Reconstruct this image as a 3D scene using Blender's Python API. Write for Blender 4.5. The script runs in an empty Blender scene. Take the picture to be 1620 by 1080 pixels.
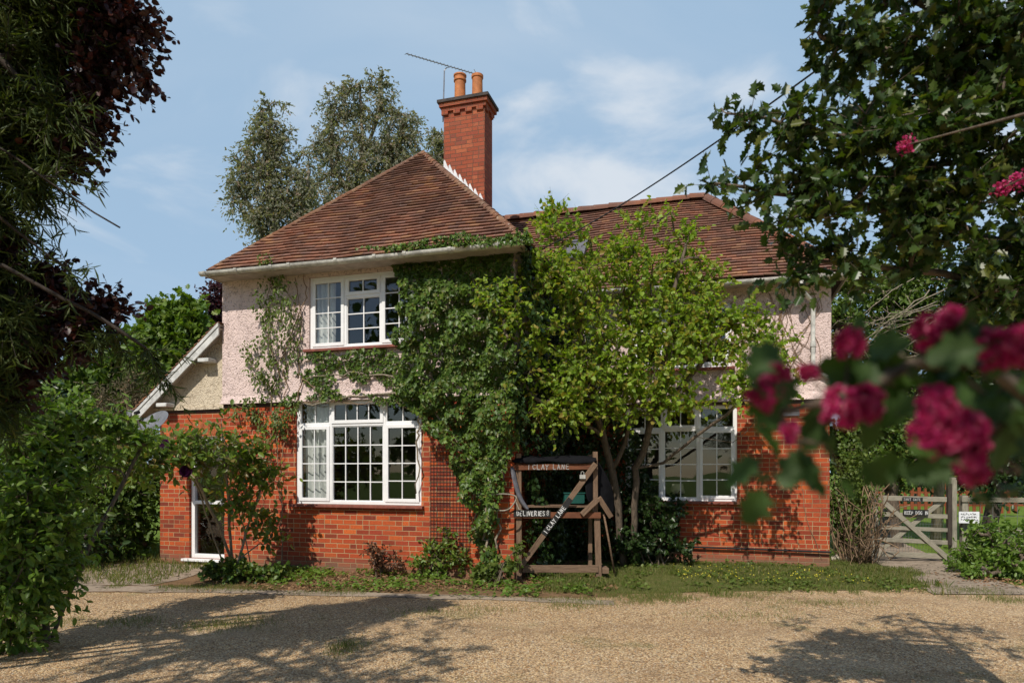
import bpy, math, random
import numpy as np
from mathutils import Vector, Matrix
R = math.radians
random.seed(7)
C = bpy.context.scene.collection
SC = bpy.context.scene

# ------------------------------------------------------------------ camera
FPX, HX, HY, CZ = 1080.0, 810.0, 745.0, 1.58     # focal length in pixels of the 1620 px frame, principal point
cam = bpy.data.cameras.new("camera")
cam.sensor_width = 36.0
cam.lens = 36.0 * FPX / 1620.0
cam.shift_y = (HY - 540.0) / 1620.0
cam.clip_start = 0.05
cam.clip_end = 2000
cam.dof.use_dof = True
cam.dof.focus_distance = 10.8
cam.dof.aperture_fstop = 3.8
co = bpy.data.objects.new("camera", cam); C.objects.link(co)
co.location = (0, 0, CZ); co.rotation_euler = (R(90), 0, 0)
SC.camera = co

# ------------------------------------------------------------------ light
SUN_AZ = 22.0      # degrees left of straight behind the camera
SUN_EL = 47.0
tosun = Vector((-math.sin(R(SUN_AZ)) * math.cos(R(SUN_EL)), -math.cos(R(SUN_AZ)) * math.cos(R(SUN_EL)), math.sin(R(SUN_EL))))
sl = bpy.data.lights.new("sun", 'SUN'); sl.energy = 4.6; sl.angle = R(0.5); sl.color = (1.0, 0.93, 0.83)
so = bpy.data.objects.new("sun", sl); C.objects.link(so)
so.rotation_euler = (-tosun).to_track_quat('-Z', 'Y').to_euler(); so.location = (-8, -20, 25)

w = bpy.data.worlds.new("World"); SC.world = w; w.use_nodes = True
nt = w.node_tree; nt.nodes.clear()
def wn(t, **k):
    n = nt.nodes.new(t)
    for a, b in k.items(): setattr(n, a, b)
    return n
wo = wn('ShaderNodeOutputWorld'); bg = wn('ShaderNodeBackground')
sky = wn('ShaderNodeTexSky', sky_type='NISHITA', sun_disc=False)
sky.sun_elevation = R(SUN_EL); sky.sun_rotation = R(180 + SUN_AZ); sky.air_density = 1.0; sky.dust_density = 0.5; sky.ozone_density = 1.0
tc = wn('ShaderNodeTexCoord'); sep = wn('ShaderNodeSeparateXYZ'); nt.links.new(tc.outputs['Generated'], sep.inputs[0])
mz = wn('ShaderNodeMath', operation='ADD'); mz.inputs[1].default_value = 0.25; nt.links.new(sep.outputs[2], mz.inputs[0])
dx = wn('ShaderNodeMath', operation='DIVIDE'); dy = wn('ShaderNodeMath', operation='DIVIDE')
nt.links.new(sep.outputs[0], dx.inputs[0]); nt.links.new(mz.outputs[0], dx.inputs[1])
nt.links.new(sep.outputs[1], dy.inputs[0]); nt.links.new(mz.outputs[0], dy.inputs[1])
cmb = wn('ShaderNodeCombineXYZ'); nt.links.new(dx.outputs[0], cmb.inputs[0]); nt.links.new(dy.outputs[0], cmb.inputs[1])
CL = [(140, 1080, 440, .26, .30), (330, 1080, 480, .18, .22), (215, 1080, 575, .12, .19), (-380, 1080, 690, .24, .23), (-480, 1080, 500, .16, .18), (30, 1080, 700, .12, .20), (800, 800, 500, .3, .3), (-900, 700, 400, .3, .25)]
def cloud(scale, lo, hi, off, dist=0.6):
    mp = wn('ShaderNodeMapping'); mp.inputs['Location'].default_value = off; mp.inputs['Scale'].default_value = (1.0, 1.25, 1)
    nt.links.new(cmb.outputs[0], mp.inputs[0])
    nz = wn('ShaderNodeTexNoise'); nz.inputs['Scale'].default_value = scale; nz.inputs['Detail'].default_value = 9; nz.inputs['Roughness'].default_value = 0.52; nz.inputs['Distortion'].default_value = dist
    nt.links.new(mp.outputs[0], nz.inputs[0])
    if scale > 2:      # cumulus only in a few places of the sky
        acc = None
        for (cx, cy, cz, rr, wt) in CL:
            L = math.sqrt(cx * cx + cy * cy + cz * cz); dt = wn('ShaderNodeVectorMath', operation='DOT_PRODUCT'); dt.inputs[1].default_value = (cx / L, cy / L, cz / L); nt.links.new(tc.outputs['Generated'], dt.inputs[0])
            q = wn('ShaderNodeMapRange', interpolation_type='SMOOTHSTEP'); q.inputs[1].default_value = math.cos(rr); q.inputs[2].default_value = 1.0; q.inputs[4].default_value = wt; nt.links.new(dt.outputs['Value'], q.inputs[0])
            if acc is None: acc = q
            else:
                m_ = wn('ShaderNodeMath', operation='MAXIMUM'); nt.links.new(acc.outputs[0], m_.inputs[0]); nt.links.new(q.outputs[0], m_.inputs[1]); acc = m_
        s_ = wn('ShaderNodeMath', operation='ADD'); nt.links.new(nz.outputs[0], s_.inputs[0]); nt.links.new(acc.outputs[0], s_.inputs[1])
        s2_ = wn('ShaderNodeMath', operation='SUBTRACT'); s2_.inputs[1].default_value = .17; nt.links.new(s_.outputs[0], s2_.inputs[0]); nz = s2_
    mr = wn('ShaderNodeMapRange', interpolation_type='SMOOTHSTEP'); mr.inputs[1].default_value = lo; mr.inputs[2].default_value = hi
    nt.links.new(nz.outputs[0], mr.inputs[0]); return mr
c1 = cloud(2.2, 0.46, 0.72, (5.3, 0.9, 1)); c2 = cloud(0.8, 0.42, 1.15, (7.4, 4.2, 2), 1.2)
mx = wn('ShaderNodeMath', operation='MAXIMUM'); nt.links.new(c1.outputs[0], mx.inputs[0]); nt.links.new(c2.outputs[0], mx.inputs[1])
ms = wn('ShaderNodeMath', operation='MULTIPLY_ADD'); ms.inputs[1].default_value = 0.85; ms.inputs[2].default_value = 0.0; nt.links.new(mx.outputs[0], ms.inputs[0])
north = wn('ShaderNodeMapRange', interpolation_type='SMOOTHSTEP'); north.inputs[1].default_value = 0.0; north.inputs[2].default_value = 0.55; nt.links.new(sep.outputs[1], north.inputs[0])
mg = wn('ShaderNodeMath', operation='MULTIPLY'); nt.links.new(ms.outputs[0], mg.inputs[0]); nt.links.new(north.outputs[0], mg.inputs[1])
haze = wn('ShaderNodeMix', data_type='RGBA'); hz_ = wn('ShaderNodeMath', operation='MULTIPLY'); hz_.inputs[1].default_value = 0.85; nt.links.new(north.outputs[0], hz_.inputs[0])
nt.links.new(hz_.outputs[0], haze.inputs[0]); nt.links.new(sky.outputs[0], haze.inputs[6]); haze.inputs[7].default_value = (3.75, 5.4, 7.25, 1)
mix = wn('ShaderNodeMix', data_type='RGBA'); nt.links.new(mg.outputs[0], mix.inputs[0]); nt.links.new(haze.outputs[2], mix.inputs[6]); mix.inputs[7].default_value = (7.0, 7.5, 8.1, 1)
nt.links.new(mix.outputs[2], bg.inputs[0]); bg.inputs[1].default_value = 0.105
nt.links.new(bg.outputs[0], wo.inputs[0])

vs = SC.view_settings
vs.view_transform = 'Standard'; vs.look = 'None'; vs.gamma = 1.0; vs.use_curve_mapping = False; vs.exposure = 0.0
SC.cycles.use_denoising = True
SC.cycles.max_bounces = 8; SC.cycles.transparent_max_bounces = 12
SC.cycles.diffuse_bounces = 3; SC.cycles.glossy_bounces = 3; SC.cycles.transmission_bounces = 4
SC.cycles.sample_clamp_indirect = 6.0

def at(px, py, Y):
    "world point seen at a frame position, at distance Y in front of the camera"
    return np.array([(px - HX) / FPX * Y, Y, CZ + (HY - py) / FPX * Y])

# ------------------------------------------------------------------ materials
def newmat(name):
    m = bpy.data.materials.new(name); m.use_nodes = True; m.node_tree.nodes.clear(); return m
class NT:
    def __init__(s, m): s.t = m.node_tree
    def n(s, typ, ins=None, **k):
        nd = s.t.nodes.new('ShaderNode' + typ)
        for a, b in k.items(): setattr(nd, a, b)
        for a, b in (ins or {}).items():
            i = nd.inputs[a]
            if isinstance(b, bpy.types.NodeSocket): s.t.links.new(b, i)
            elif hasattr(i.default_value, '__len__') and isinstance(b, (tuple, list)) and len(i.default_value) == 4 and len(b) == 3: i.default_value = (*b, 1)
            else: i.default_value = b
        return nd
    def m(s, op, a, b=0.0, c=0.0, clamp=False):
        return s.n('Math', {0: a, 1: b, 2: c}, operation=op, use_clamp=clamp).outputs[0]
    def noise(s, vec, scale, detail=4, rough=.55, dist=0):
        return s.n('TexNoise', {'Vector': vec, 'Scale': scale, 'Detail': detail, 'Roughness': rough, 'Distortion': dist}).outputs[0]
    def mr(s, v, a, b, c=0.0, d=1.0):
        return s.n('MapRange', {0: v, 1: a, 2: b, 3: c, 4: d}, interpolation_type='SMOOTHSTEP').outputs[0]
    def mix(s, f, a, b, mode='MIX'):
        return s.n('Mix', {0: f, 6: a, 7: b}, data_type='RGBA', blend_type=mode).outputs[2]
    def ramp(s, f, stops, interp='LINEAR'):
        r = s.n('ValToRGB', {0: f}); cr = r.color_ramp; cr.interpolation = interp
        while len(cr.elements) < len(stops): cr.elements.new(.5)
        for e, (p, c) in zip(cr.elements, stops): e.position = p; e.color = (*c, 1)
        return r.outputs[0]
    def out(s, bsdf): s.n('OutputMaterial', {0: bsdf})
    def pri(s, col, rough=.7, bump=None, bstr=.5, bdist=.01, **k):
        ins = {'Base Color': col, 'Roughness': rough}
        if bump is not None: ins['Normal'] = s.n('Bump', {'Height': bump, 'Strength': bstr, 'Distance': bdist}).outputs[0]
        for a, b in k.items(): ins[a.replace('_', ' ')] = b
        return s.n('BsdfPrincipled', ins).outputs[0]

def simple(name, col, rough=.6, var=.25, scale=8, bump=.15, spec=.5, metal=0.0, stretch=None):
    m = newmat(name); g = NT(m); tc = g.n('TexCoord').outputs['Object']
    if stretch: tc = g.n('Mapping', {0: tc, 3: stretch}).outputs[0]
    nz = g.noise(tc, scale, 6, .65)
    c2 = tuple(x * (1 - var) for x in col)
    cc = g.mix(g.mr(nz, .35, .65), col, c2)
    g.out(g.pri(cc, rough, nz, bump, .01, Metallic=metal, Specular_IOR_Level=spec)); return m

def leafmat(name, cols, rough=.45, trans=.35, tcol=None, spec=.4):
    "cols: ramp of leaf colours, picked per leaf"
    m = newmat(name); g = NT(m)
    a = g.n('Attribute', attribute_name='rnd').outputs['Fac']
    stops = [(i / max(1, len(cols) - 1), c) for i, c in enumerate(cols)]
    col = g.ramp(a, stops)
    p = g.pri(col, rough, Specular_IOR_Level=spec)
    tc = g.mix(1.0, col, tcol or (1.5, 1.6, .6), 'MULTIPLY')
    t = g.n('BsdfTranslucent', {'Color': tc}).outputs[0]
    g.out(g.n('MixShader', {0: trans, 1: p, 2: t}).outputs[0]); return m

def brickmat(name, cols, mortar, dirt=0.0):
    m = newmat(name); g = NT(m)
    uv = g.n('UVMap').outputs[0]; s = g.n('SeparateXYZ', {0: uv})
    wob = g.noise(uv, 9, 2); wz = g.m('MULTIPLY', g.m('SUBTRACT', wob, .5), .006)
    x = g.m('ADD', s.outputs[0], wz); z = g.m('ADD', s.outputs[1], wz)
    row = g.m('FLOOR', g.m('DIVIDE', z, .075))
    par = g.m('FLOORED_MODULO', row, 2.0)
    # every sixth course or so carries headers
    xs = g.m('ADD', g.m('DIVIDE', x, .225), g.m('MULTIPLY', par, .5))
    rj = g.n('TexWhiteNoise', {'W': row}, noise_dimensions='1D').outputs[0]
    xs = g.m('ADD', xs, g.m('MULTIPLY', rj, .12))
    col = g.m('FLOOR', xs)
    cell = g.n('CombineXYZ', {0: col, 1: row}).outputs[0]
    wn_ = g.n('TexWhiteNoise', {'Vector': cell}, noise_dimensions='3D').outputs[0]
    hd = g.m('GREATER_THAN', g.n('TexWhiteNoise', {'Vector': g.n('CombineXYZ', {0: row, 1: col, 2: 5.0}).outputs[0]}, noise_dimensions='3D').outputs[0], .8)
    fx = g.m('MULTIPLY', g.m('FRACT', xs), .225)
    fz = g.m('MULTIPLY', g.m('FRACT', g.m('DIVIDE', z, .075)), .075)
    ex = g.m('MINIMUM', fx, g.m('SUBTRACT', .225, fx)); ez = g.m('MINIMUM', fz, g.m('SUBTRACT', .075, fz))
    mid = g.m('ADD', g.m('ABSOLUTE', g.m('SUBTRACT', fx, .1125)), g.m('MULTIPLY', g.m('SUBTRACT', 1.0, hd), 1.0))
    e = g.m('MINIMUM', g.m('MINIMUM', ex, ez), mid)
    half = g.m('MULTIPLY', g.m('GREATER_THAN', fx, .1125), hd)
    wn2 = g.m('FRACT', g.m('ADD', wn_, g.m('MULTIPLY', half, .37)))
    mm = g.mr(e, .0035, .0062)
    n2 = g.noise(uv, 40, 5, .7); n3 = g.noise(uv, 1.1, 4, .6)
    bc = g.ramp(wn2, [(i / (len(cols) - 1), c) for i, c in enumerate(cols)])
    bc = g.mix(g.mr(n2, .35, .75, 0, .45), bc, (.10, .035, .02))
    mc = g.mix(g.mr(n3, .4, .7), mortar, tuple(c * .6 for c in mortar))
    cc = g.mix(mm, mc, bc)
    bl = g.mr(g.noise(uv, 2.6, 5, .7), .62, .74, 0, .2); cc = g.mix(bl, cc, (.45, .22, .13))
    # weather staining with its own shape
    cc = g.mix(g.mr(n3, .5, .8, 0, .35 + dirt), cc, (.12, .045, .03))
    if dirt:
        low = g.mr(g.m('ADD', s.outputs[1], g.m('MULTIPLY', n3, .25)), .12, .42, .75, 0)
        cc = g.mix(low, cc, (.16, .12, .08))
    h = g.m('ADD', g.m('MULTIPLY', mm, .8), g.m('MULTIPLY', n2, .35))
    g.out(g.pri(cc, .85, h, .8, .008, Specular_IOR_Level=.25)); return m

M = {}
M['brick'] = brickmat('red_brick', [(.26, .042, .018), (.42, .07, .022), (.34, .052, .024), (.50, .095, .024), (.19, .036, .020), (.38, .055, .018), (.60, .13, .028)], (.46, .32, .17), .1)
M['brick_chimney'] = brickmat('chimney_brick', [(.26, .06, .03), (.36, .085, .04), (.30, .07, .04), (.42, .12, .055), (.22, .06, .04)], (.15, .085, .055))
def mk_pebble(name, col, dark):
    m = newmat(name); g = NT(m); o = g.n('TexCoord').outputs['Object']
    v = g.n('TexVoronoi', {'Vector': o, 'Scale': 42.0, 'Randomness': 1.0}); d = v.outputs['Distance']
    n = g.noise(o, 19, 4, .8, .8); big = g.noise(o, 1.5, 4, .6)
    wc = g.mix(g.mr(big, .4, .7, 0, .5), col, tuple(c * .72 for c in col))
    pit = g.mr(n, .54, .60)
    sv = g.n('Mapping', {0: o, 3: (6, 6, .5)}).outputs[0]; wc = g.mix(g.mr(g.noise(sv, 1.3, 5, .7), .52, .75, 0, .45), wc, tuple(c * .55 for c in col))
    cc = g.mix(g.m('MULTIPLY', pit, .62), wc, dark)
    h = g.m('ADD', g.m('MULTIPLY', g.m('SUBTRACT', 1.0, d), .6), g.m('MULTIPLY', g.m('SUBTRACT', 1.0, n), .9))
    g.out(g.pri(cc, .9, h, 1.0, .02, Specular_IOR_Level=.2)); return m
M['pebble'] = mk_pebble('pink_pebbledash', (.72, .57, .53), (.20, .14, .12))
M['cream'] = mk_pebble('cream_roughcast', (.62, .53, .40), (.2, .15, .1))
def mk_tile(name, cols, lichen=.5):
    m = newmat(name); g = NT(m); o = g.n('TexCoord').outputs['Object']
    a = g.n('Attribute', attribute_name='rnd').outputs['Fac']
    c = g.ramp(a, [(i / (len(cols) - 1), x) for i, x in enumerate(cols)])
    big = g.noise(o, .9, 4, .6); n = g.noise(o, 22, 6, .75); n2 = g.noise(o, 4.5, 5, .7)
    c = g.mix(g.mr(big, .4, .65, 0, .6), c, (.12, .07, .055))
    c = g.mix(g.mr(n2, .5, .75, 0, .55), c, (.09, .06, .05))
    li = g.m('MULTIPLY', g.mr(n, .60, .66), g.mr(g.noise(o, 1.7, 3), .35, .55))
    c = g.mix(g.m('MULTIPLY', li, lichen), c, (.58, .53, .44))
    g.out(g.pri(c, .85, n, .5, .006, Specular_IOR_Level=.2)); return m
TC = [(.17, .085, .060), (.25, .115, .075), (.20, .11, .085), (.29, .125, .075), (.22, .105, .07), (.33, .17, .09), (.18, .10, .08)]
M['tile'] = mk_tile('clay_roof_tile', TC)
M['tile_moss'] = mk_tile('mossy_clay_tile', [(.22, .10, .05), (.17, .075, .04), (.25, .13, .07), (.20, .13, .08)], .95)
M['ridge'] = mk_tile('ridge_tile', [(.20, .085, .05), (.25, .10, .055), (.17, .075, .05)], .6)
M['upvc'] = simple('white_upvc', (.80, .80, .80), .35, .08, 3, .03)
M['old_white'] = simple('weathered_white_plastic', (.66, .65, .60), .5, .45, 6, .1)
M['barge'] = simple('painted_barge_board', (.62, .62, .60), .55, .35, 5, .2)
M['soffit'] = simple('soffit_paint', (.5, .43, .38), .8, .3, 5, .1)
M['sill'] = simple('red_tile_sill', (.25, .075, .05), .75, .4, 14, .4)
M['dark_brick_trim'] = simple('dark_trim', (.06, .03, .025), .8, .3, 10, .2)
M['pot'] = simple('terracotta_pot', (.55, .19, .06), .75, .35, 7, .2)
M['cap'] = simple('sooty_capping', (.07, .055, .05), .9, .5, 12, .5)
M['lead'] = simple('pale_lead', (.70, .71, .72), .6, .15, 12, .3)
M['metal'] = simple('grey_metal', (.35, .35, .36), .4, .3, 20, .1, metal=.7)
M['dishgrey'] = simple('dull_grey_paint', (.16, .165, .18), .5, .3, 12, .1)
M['black'] = simple('black_plastic', (.012, .012, .012), .8, .3, 12, .1)
M['tarp'] = simple('black_sheeting', (.010, .010, .012), .9, .3, 12, .3, spec=.08)
M['greyfelt'] = simple('grey_strip', (.13, .13, .15), .6, .3, 12, .2)
M['teal'] = simple('green_plastic_crate', (.004, .075, .06), .5, .2, 8, .05)
M['curtain'] = simple('net_curtain_cloth', (.72, .72, .70), .9, .12, 20, .1)
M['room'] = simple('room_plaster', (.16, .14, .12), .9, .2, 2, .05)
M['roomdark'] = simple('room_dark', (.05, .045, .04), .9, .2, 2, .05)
M['lampshade'] = simple('cream_lampshade', (.7, .62, .45), .8, .1, 8, .05)
M['paint_white'] = simple('white_letter_paint', (.78, .78, .76), .6, .2, 30, .1)
M['paint_dull'] = simple('dull_white_letter_paint', (.45, .44, .42), .7, .2, 30, .1)
M['bark'] = simple('grey_brown_bark', (.16, .12, .085), .9, .55, 14, .8, stretch=(3, 3, .6))
M['bark_pale'] = simple('pale_bark', (.30, .25, .18), .9, .5, 14, .7, stretch=(3, 3, .6))
M['bark_dark'] = simple('dark_bark', (.055, .040, .03), .9, .4, 14, .8, stretch=(3, 3, .6))
M['vine'] = simple('dry_vine', (.26, .17, .10), .9, .4, 18, .5)
M['rope'] = simple('weathered_rope', (.30, .27, .21), .9, .4, 30, .5)
M['cable'] = simple('black_cable', (.015, .015, .017), .5, .1, 5, .05)
M['stone'] = simple('pale_stone', (.40, .36, .28), .9, .35, 10, .8)
M['iron'] = simple('rusty_iron', (.09, .045, .03), .8, .4, 18, .4)
M['white_sign'] = simple('white_sign_board', (.75, .76, .78), .5, .2, 9, .1)
def mk_wood(name, a, b, scale=4):
    m = newmat(name); g = NT(m); o = g.n('TexCoord').outputs['UV']
    st = g.n('Mapping', {0: o, 3: (scale, scale * 14, scale)}).outputs[0]
    n = g.noise(st, 1.6, 7, .7, .6); n2 = g.noise(o, 3.0, 4, .6)
    c = g.mix(g.mr(n, .35, .68), a, b); c = g.mix(g.mr(n2, .5, .75, 0, .5), c, tuple(x * .45 for x in b))
    g.out(g.pri(c, .85, n, .5, .004, Specular_IOR_Level=.2)); return m
M['wood'] = mk_wood('weathered_timber', (.22, .145, .095), (.105, .065, .042))
M['wood_red'] = mk_wood('reddish_timber', (.19, .075, .038), (.09, .038, .022))
M['wood_grey'] = mk_wood('silvered_gate_timber', (.34, .31, .24), (.17, .155, .12))
M['picket'] = mk_wood('red_brown_picket_paint', (.26, .075, .03), (.16, .045, .02))
# glass: a real dielectric pane seen as a thin sheet
m = newmat('window_glass'); g = NT(m)
fr = g.m('ADD', .085, g.m('MULTIPLY', g.m('POWER', g.n('LayerWeight', {'Blend': .5}).outputs['Facing'], 5.0), .9))
o = g.n('TexCoord').outputs['Object']
bp = g.n('Bump', {'Height': g.noise(o, 1.6, 2, .5), 'Strength': .12, 'Distance': .02}).outputs[0]
gl = g.n('BsdfGlossy', {'Color': (.9, .93, .95), 'Roughness': .015, 'Normal': bp}).outputs[0]
tr = g.n('BsdfTransparent', {'Color': (.80, .83, .82)}).outputs[0]
g.out(g.n('MixShader', {0: fr, 1: tr, 2: gl}).outputs[0]); M['glass'] = m

# ground materials
def mk_gravel():
    m = newmat('pea_gravel'); g = NT(m); o = g.n('TexCoord').outputs['Object']
    wv = g.n('VectorMath', {0: o, 1: g.n('VectorMath', {0: g.n('TexNoise', {'Vector': o, 'Scale': 40.0}).outputs[1], 3: .006}, operation='SCALE').outputs[0]}, operation='ADD').outputs[0]
    v = g.n('TexVoronoi', {'Vector': wv, 'Scale': 58.0}); v2 = g.n('TexVoronoi', {'Vector': wv, 'Scale': 130.0})
    r = g.n('SeparateColor', {0: v.outputs['Color']}).outputs[0]; r2 = g.n('SeparateColor', {0: v2.outputs['Color']}).outputs[1]
    pal = [(0, (.24, .13, .055)), (.2, (.50, .32, .15)), (.4, (.64, .44, .21)), (.6, (.44, .24, .095)), (.8, (.76, .60, .38)), (1, (.30, .23, .16))]
    c = g.ramp(r, pal, 'CONSTANT'); c = g.mix(g.m('GREATER_THAN', r2, .55), c, g.ramp(r2, pal))
    gap = g.mr(v.outputs['Distance'], .45, .75)
    c = g.mix(g.m('MULTIPLY', gap, .75), c, (.10, .065, .04))
    b = g.noise(o, .9, 5, .65); b2 = g.noise(o, 3.2, 5, .7)
    c = g.mix(g.mr(b2, .52, .75, 0, .5), c, (.20, .13, .075))
    s0 = g.n('SeparateXYZ', {0: o}); wy = g.m('ADD', s0.outputs[1], g.m('MULTIPLY', g.noise(o, .35, 3), 2.2))
    tk = g.mr(g.m('ABSOLUTE', g.m('SUBTRACT', g.m('FLOORED_MODULO', wy, 1.75), .87)), .12, .42, 1, 0)
    c = g.mix(g.m('MULTIPLY', tk, g.mr(b2, .40, .62, .12, .45)), c, (.24, .155, .085))
    c = g.mix(g.mr(g.noise(o, .55, 4, .6), .50, .72, 0, .35), c, (.62, .47, .30))
    # thin grass and moss coming through in patches
    c = g.mix(g.m('MULTIPLY', g.mr(b, .54, .70), g.mr(g.noise(o, 55, 4, .8), .42, .60)), c, (.10, .12, .03))
    h = g.m('SUBTRACT', 1.0, v.outputs['Distance']); h = g.m('ADD', h, g.m('MULTIPLY', v2.outputs['Distance'], -.3))
    g.out(g.pri(c, .8, h, .9, .012, Specular_IOR_Level=.25)); return m
M['gravel'] = mk_gravel()
def mk_soil(name, a, b, c3, sc=5):
    m = newmat(name); g = NT(m); o = g.n('TexCoord').outputs['Object']
    n = g.noise(o, sc, 7, .7); n2 = g.noise(o, 45, 5, .8); n3 = g.noise(o, .7, 4)
    c = g.mix(g.mr(n, .35, .65), a, b); c = g.mix(g.mr(n2, .5, .7, 0, .7), c, c3)
    g.out(g.pri(c, .95, n2, .9, .02, Specular_IOR_Level=.1)); return m
M['soil'] = mk_soil('dry_leafy_soil', (.14, .085, .045), (.24, .15, .08), (.33, .21, .11))
M['turf'] = mk_soil('turf', (.075, .095, .022), (.15, .14, .05), (.12, .15, .035))
M['meadow'] = mk_soil('mown_lawn', (.10, .16, .02), (.14, .20, .03), (.08, .12, .02), 1.5)
def mk_paving(name='worn_concrete_paving'):
    m = newmat(name); g = NT(m); o = g.n('TexCoord').outputs['Object']
    s = g.n('SeparateXYZ', {0: o}); n = g.noise(o, 14, 7, .75); n2 = g.noise(o, 1.8, 5, .7)
    c = g.mix(g.mr(n, .35, .7), (.36, .29, .22), (.22, .17, .12)); c = g.mix(g.mr(n2, .45, .7, 0, .75), c, (.13, .10, .065))
    cr = g.n('TexVoronoi', {'Vector': g.n('VectorMath', {0: o, 1: g.n('TexNoise', {'Vector': o, 'Scale': 3.0}).outputs[1]}, operation='ADD').outputs[0], 'Scale': 1.5}, feature='DISTANCE_TO_EDGE').outputs[0]
    ck = g.mr(cr, .006, .02, 1, 0); c = g.mix(ck, c, (.06, .05, .03))
    g.out(g.pri(c, .9, g.m('SUBTRACT', n, ck), .5, .01, Specular_IOR_Level=.2)); return m
M['paving'] = mk_paving()

# ------------------------------------------------------------------ mesh helpers
def tag(o, label=None, cat=None, group=None, kind=None):
    if label: o['label'] = label
    if cat: o['category'] = cat
    if group: o['group'] = group
    if kind: o['kind'] = kind
    return o
def empty(name, loc=(0, 0, 0), rz=0.0, label=None, cat=None, group=None):
    o = bpy.data.objects.new(name, None); C.objects.link(o); o.location = loc; o.rotation_euler = (0, 0, rz)
    o.empty_display_size = .1
    return tag(o, label, cat, group)
class MB:
    def __init__(s): s.v = []; s.f = []; s.r = []; s.uv = None
    def face(s, pts, r=None):
        i = len(s.v); s.v += [tuple(p) for p in pts]; s.f.append(tuple(range(i, i + len(pts)))); s.r.append(random.random() if r is None else r)
    def box(s, x0, x1, y0, y1, z0, z1, r=None):
        i = len(s.v); r = random.random() if r is None else r
        s.v += [(x0, y0, z0), (x1, y0, z0), (x1, y1, z0), (x0, y1, z0), (x0, y0, z1), (x1, y0, z1), (x1, y1, z1), (x0, y1, z1)]
        for q in ((0, 3, 2, 1), (4, 5, 6, 7), (0, 1, 5, 4), (1, 2, 6, 5), (2, 3, 7, 6), (3, 0, 4, 7)): s.f.append(tuple(i + k for k in q)); s.r.append(r)
    def beam(s, p, q, w, h, up=(0, 0, 1), r=None):
        "box from p to q, w across, h along up"
        p = Vector(p); q = Vector(q); d = (q - p).normalized(); up = Vector(up)
        a = d.cross(up)
        if a.length < 1e-4: a = d.cross(Vector((0, 1, 0)))
        a.normalize(); b = a.cross(d).normalized(); a *= w / 2; b *= h / 2
        i = len(s.v); r = random.random() if r is None else r
        for e in (p, q):
            for sa, sb in ((-1, -1), (1, -1), (1, 1), (-1, 1)): s.v.append(tuple(e + a * sa + b * sb))
        for k in ((0, 3, 2, 1), (4, 5, 6, 7), (0, 1, 5, 4), (1, 2, 6, 5), (2, 3, 7, 6), (3, 0, 4, 7)): s.f.append(tuple(i + j for j in k)); s.r.append(r)
    def tube(s, pts, rad, n=6, cap=True):
        pts = [Vector(p) for p in pts]; N = len(pts)
        if not hasattr(rad, '__len__'): rad = [rad] * N
        i0 = len(s.v); ref = Vector((0.3, 0.2, 1)).normalized()
        for k, p in enumerate(pts):
            d = (pts[min(k + 1, N - 1)] - pts[max(k - 1, 0)])
            if d.length < 1e-7: d = Vector((0, 0, 1))
            d.normalize(); a = d.cross(ref)
            if a.length < 1e-3: a = d.cross(Vector((1, 0, 0)))
            a.normalize(); b = d.cross(a)
            for j in range(n):
                t = 2 * math.pi * j / n; s.v.append(tuple(p + (a * math.cos(t) + b * math.sin(t)) * rad[k]))
        rr = random.random()
        for k in range(N - 1):
            for j in range(n):
                a0 = i0 + k * n + j; a1 = i0 + k * n + (j + 1) % n
                s.f.append((a0, a1, a1 + n, a0 + n)); s.r.append(rr)
        if cap:
            s.f.append(tuple(i0 + j for j in reversed(range(n)))); s.r.append(rr)
            s.f.append(tuple(i0 + (N - 1) * n + j for j in range(n))); s.r.append(rr)
    def lathe(s, prof, c=(0, 0, 0), n=24, mat=None):
        i0 = len(s.v)
        for (r_, z) in prof:
            for j in range(n):
                t = 2 * math.pi * j / n; p = Vector((r_ * math.cos(t), r_ * math.sin(t), z))
                if mat is not None: p = mat @ p
                s.v.append((p[0] + c[0], p[1] + c[1], p[2] + c[2]))
        for k in range(len(prof) - 1):
            for j in range(n):
                a0 = i0 + k * n + j; a1 = i0 + k * n + (j + 1) % n
                s.f.append((a0, a1, a1 + n, a0 + n)); s.r.append(.5)
    def build(s, name, mat, parent=None, smooth=False, off=(0, 0, 0), bevel=0.0, along=False):
        me = bpy.data.meshes.new(name)
        ox, oy, oz = off
        me.from_pydata([(a - ox, b - oy, c - oz) for a, b, c in s.v], [], s.f)
        at_ = me.attributes.new('rnd', 'FLOAT', 'FACE'); at_.data.foreach_set('value', s.r)
        uvl = me.uv_layers.new(name='UVMap'); vv = me.vertices
        for p in me.polygons:
            n = p.normal; ax = abs(n.x), abs(n.y), abs(n.z)
            if along:      # long side of the face runs along U (timber grain)
                c0 = vv[p.vertices[0]].co; e1 = vv[p.vertices[1]].co - c0; e2 = vv[p.vertices[-1]].co - c0
                L, W = (e1, e2) if e1.length > e2.length else (e2, e1)
                L = L.normalized(); W = n.cross(L); k = s.r[p.index] * 9
                for li, vi in zip(p.loop_indices, p.vertices):
                    d = vv[vi].co - c0; uvl.data[li].uv = (d.dot(L) + k, d.dot(W) + k)
            else:
                for li, vi in zip(p.loop_indices, p.vertices):
                    c = vv[vi].co
                    uvl.data[li].uv = (c.x, c.z) if ax[1] >= max(ax[0], ax[2]) else ((c.y, c.z) if ax[0] >= ax[2] else (c.x, c.y))
        if smooth: me.polygons.foreach_set('use_smooth', [True] * len(me.polygons))
        me.materials.append(M[mat] if isinstance(mat, str) else mat); me.update()
        o = bpy.data.objects.new(name, me); C.objects.link(o)
        if parent: o.parent = parent
        if bevel:
            b = o.modifiers.new('bevel', 'BEVEL'); b.width = bevel; b.segments = 2; b.limit_method = 'ANGLE'
        return o

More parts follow.
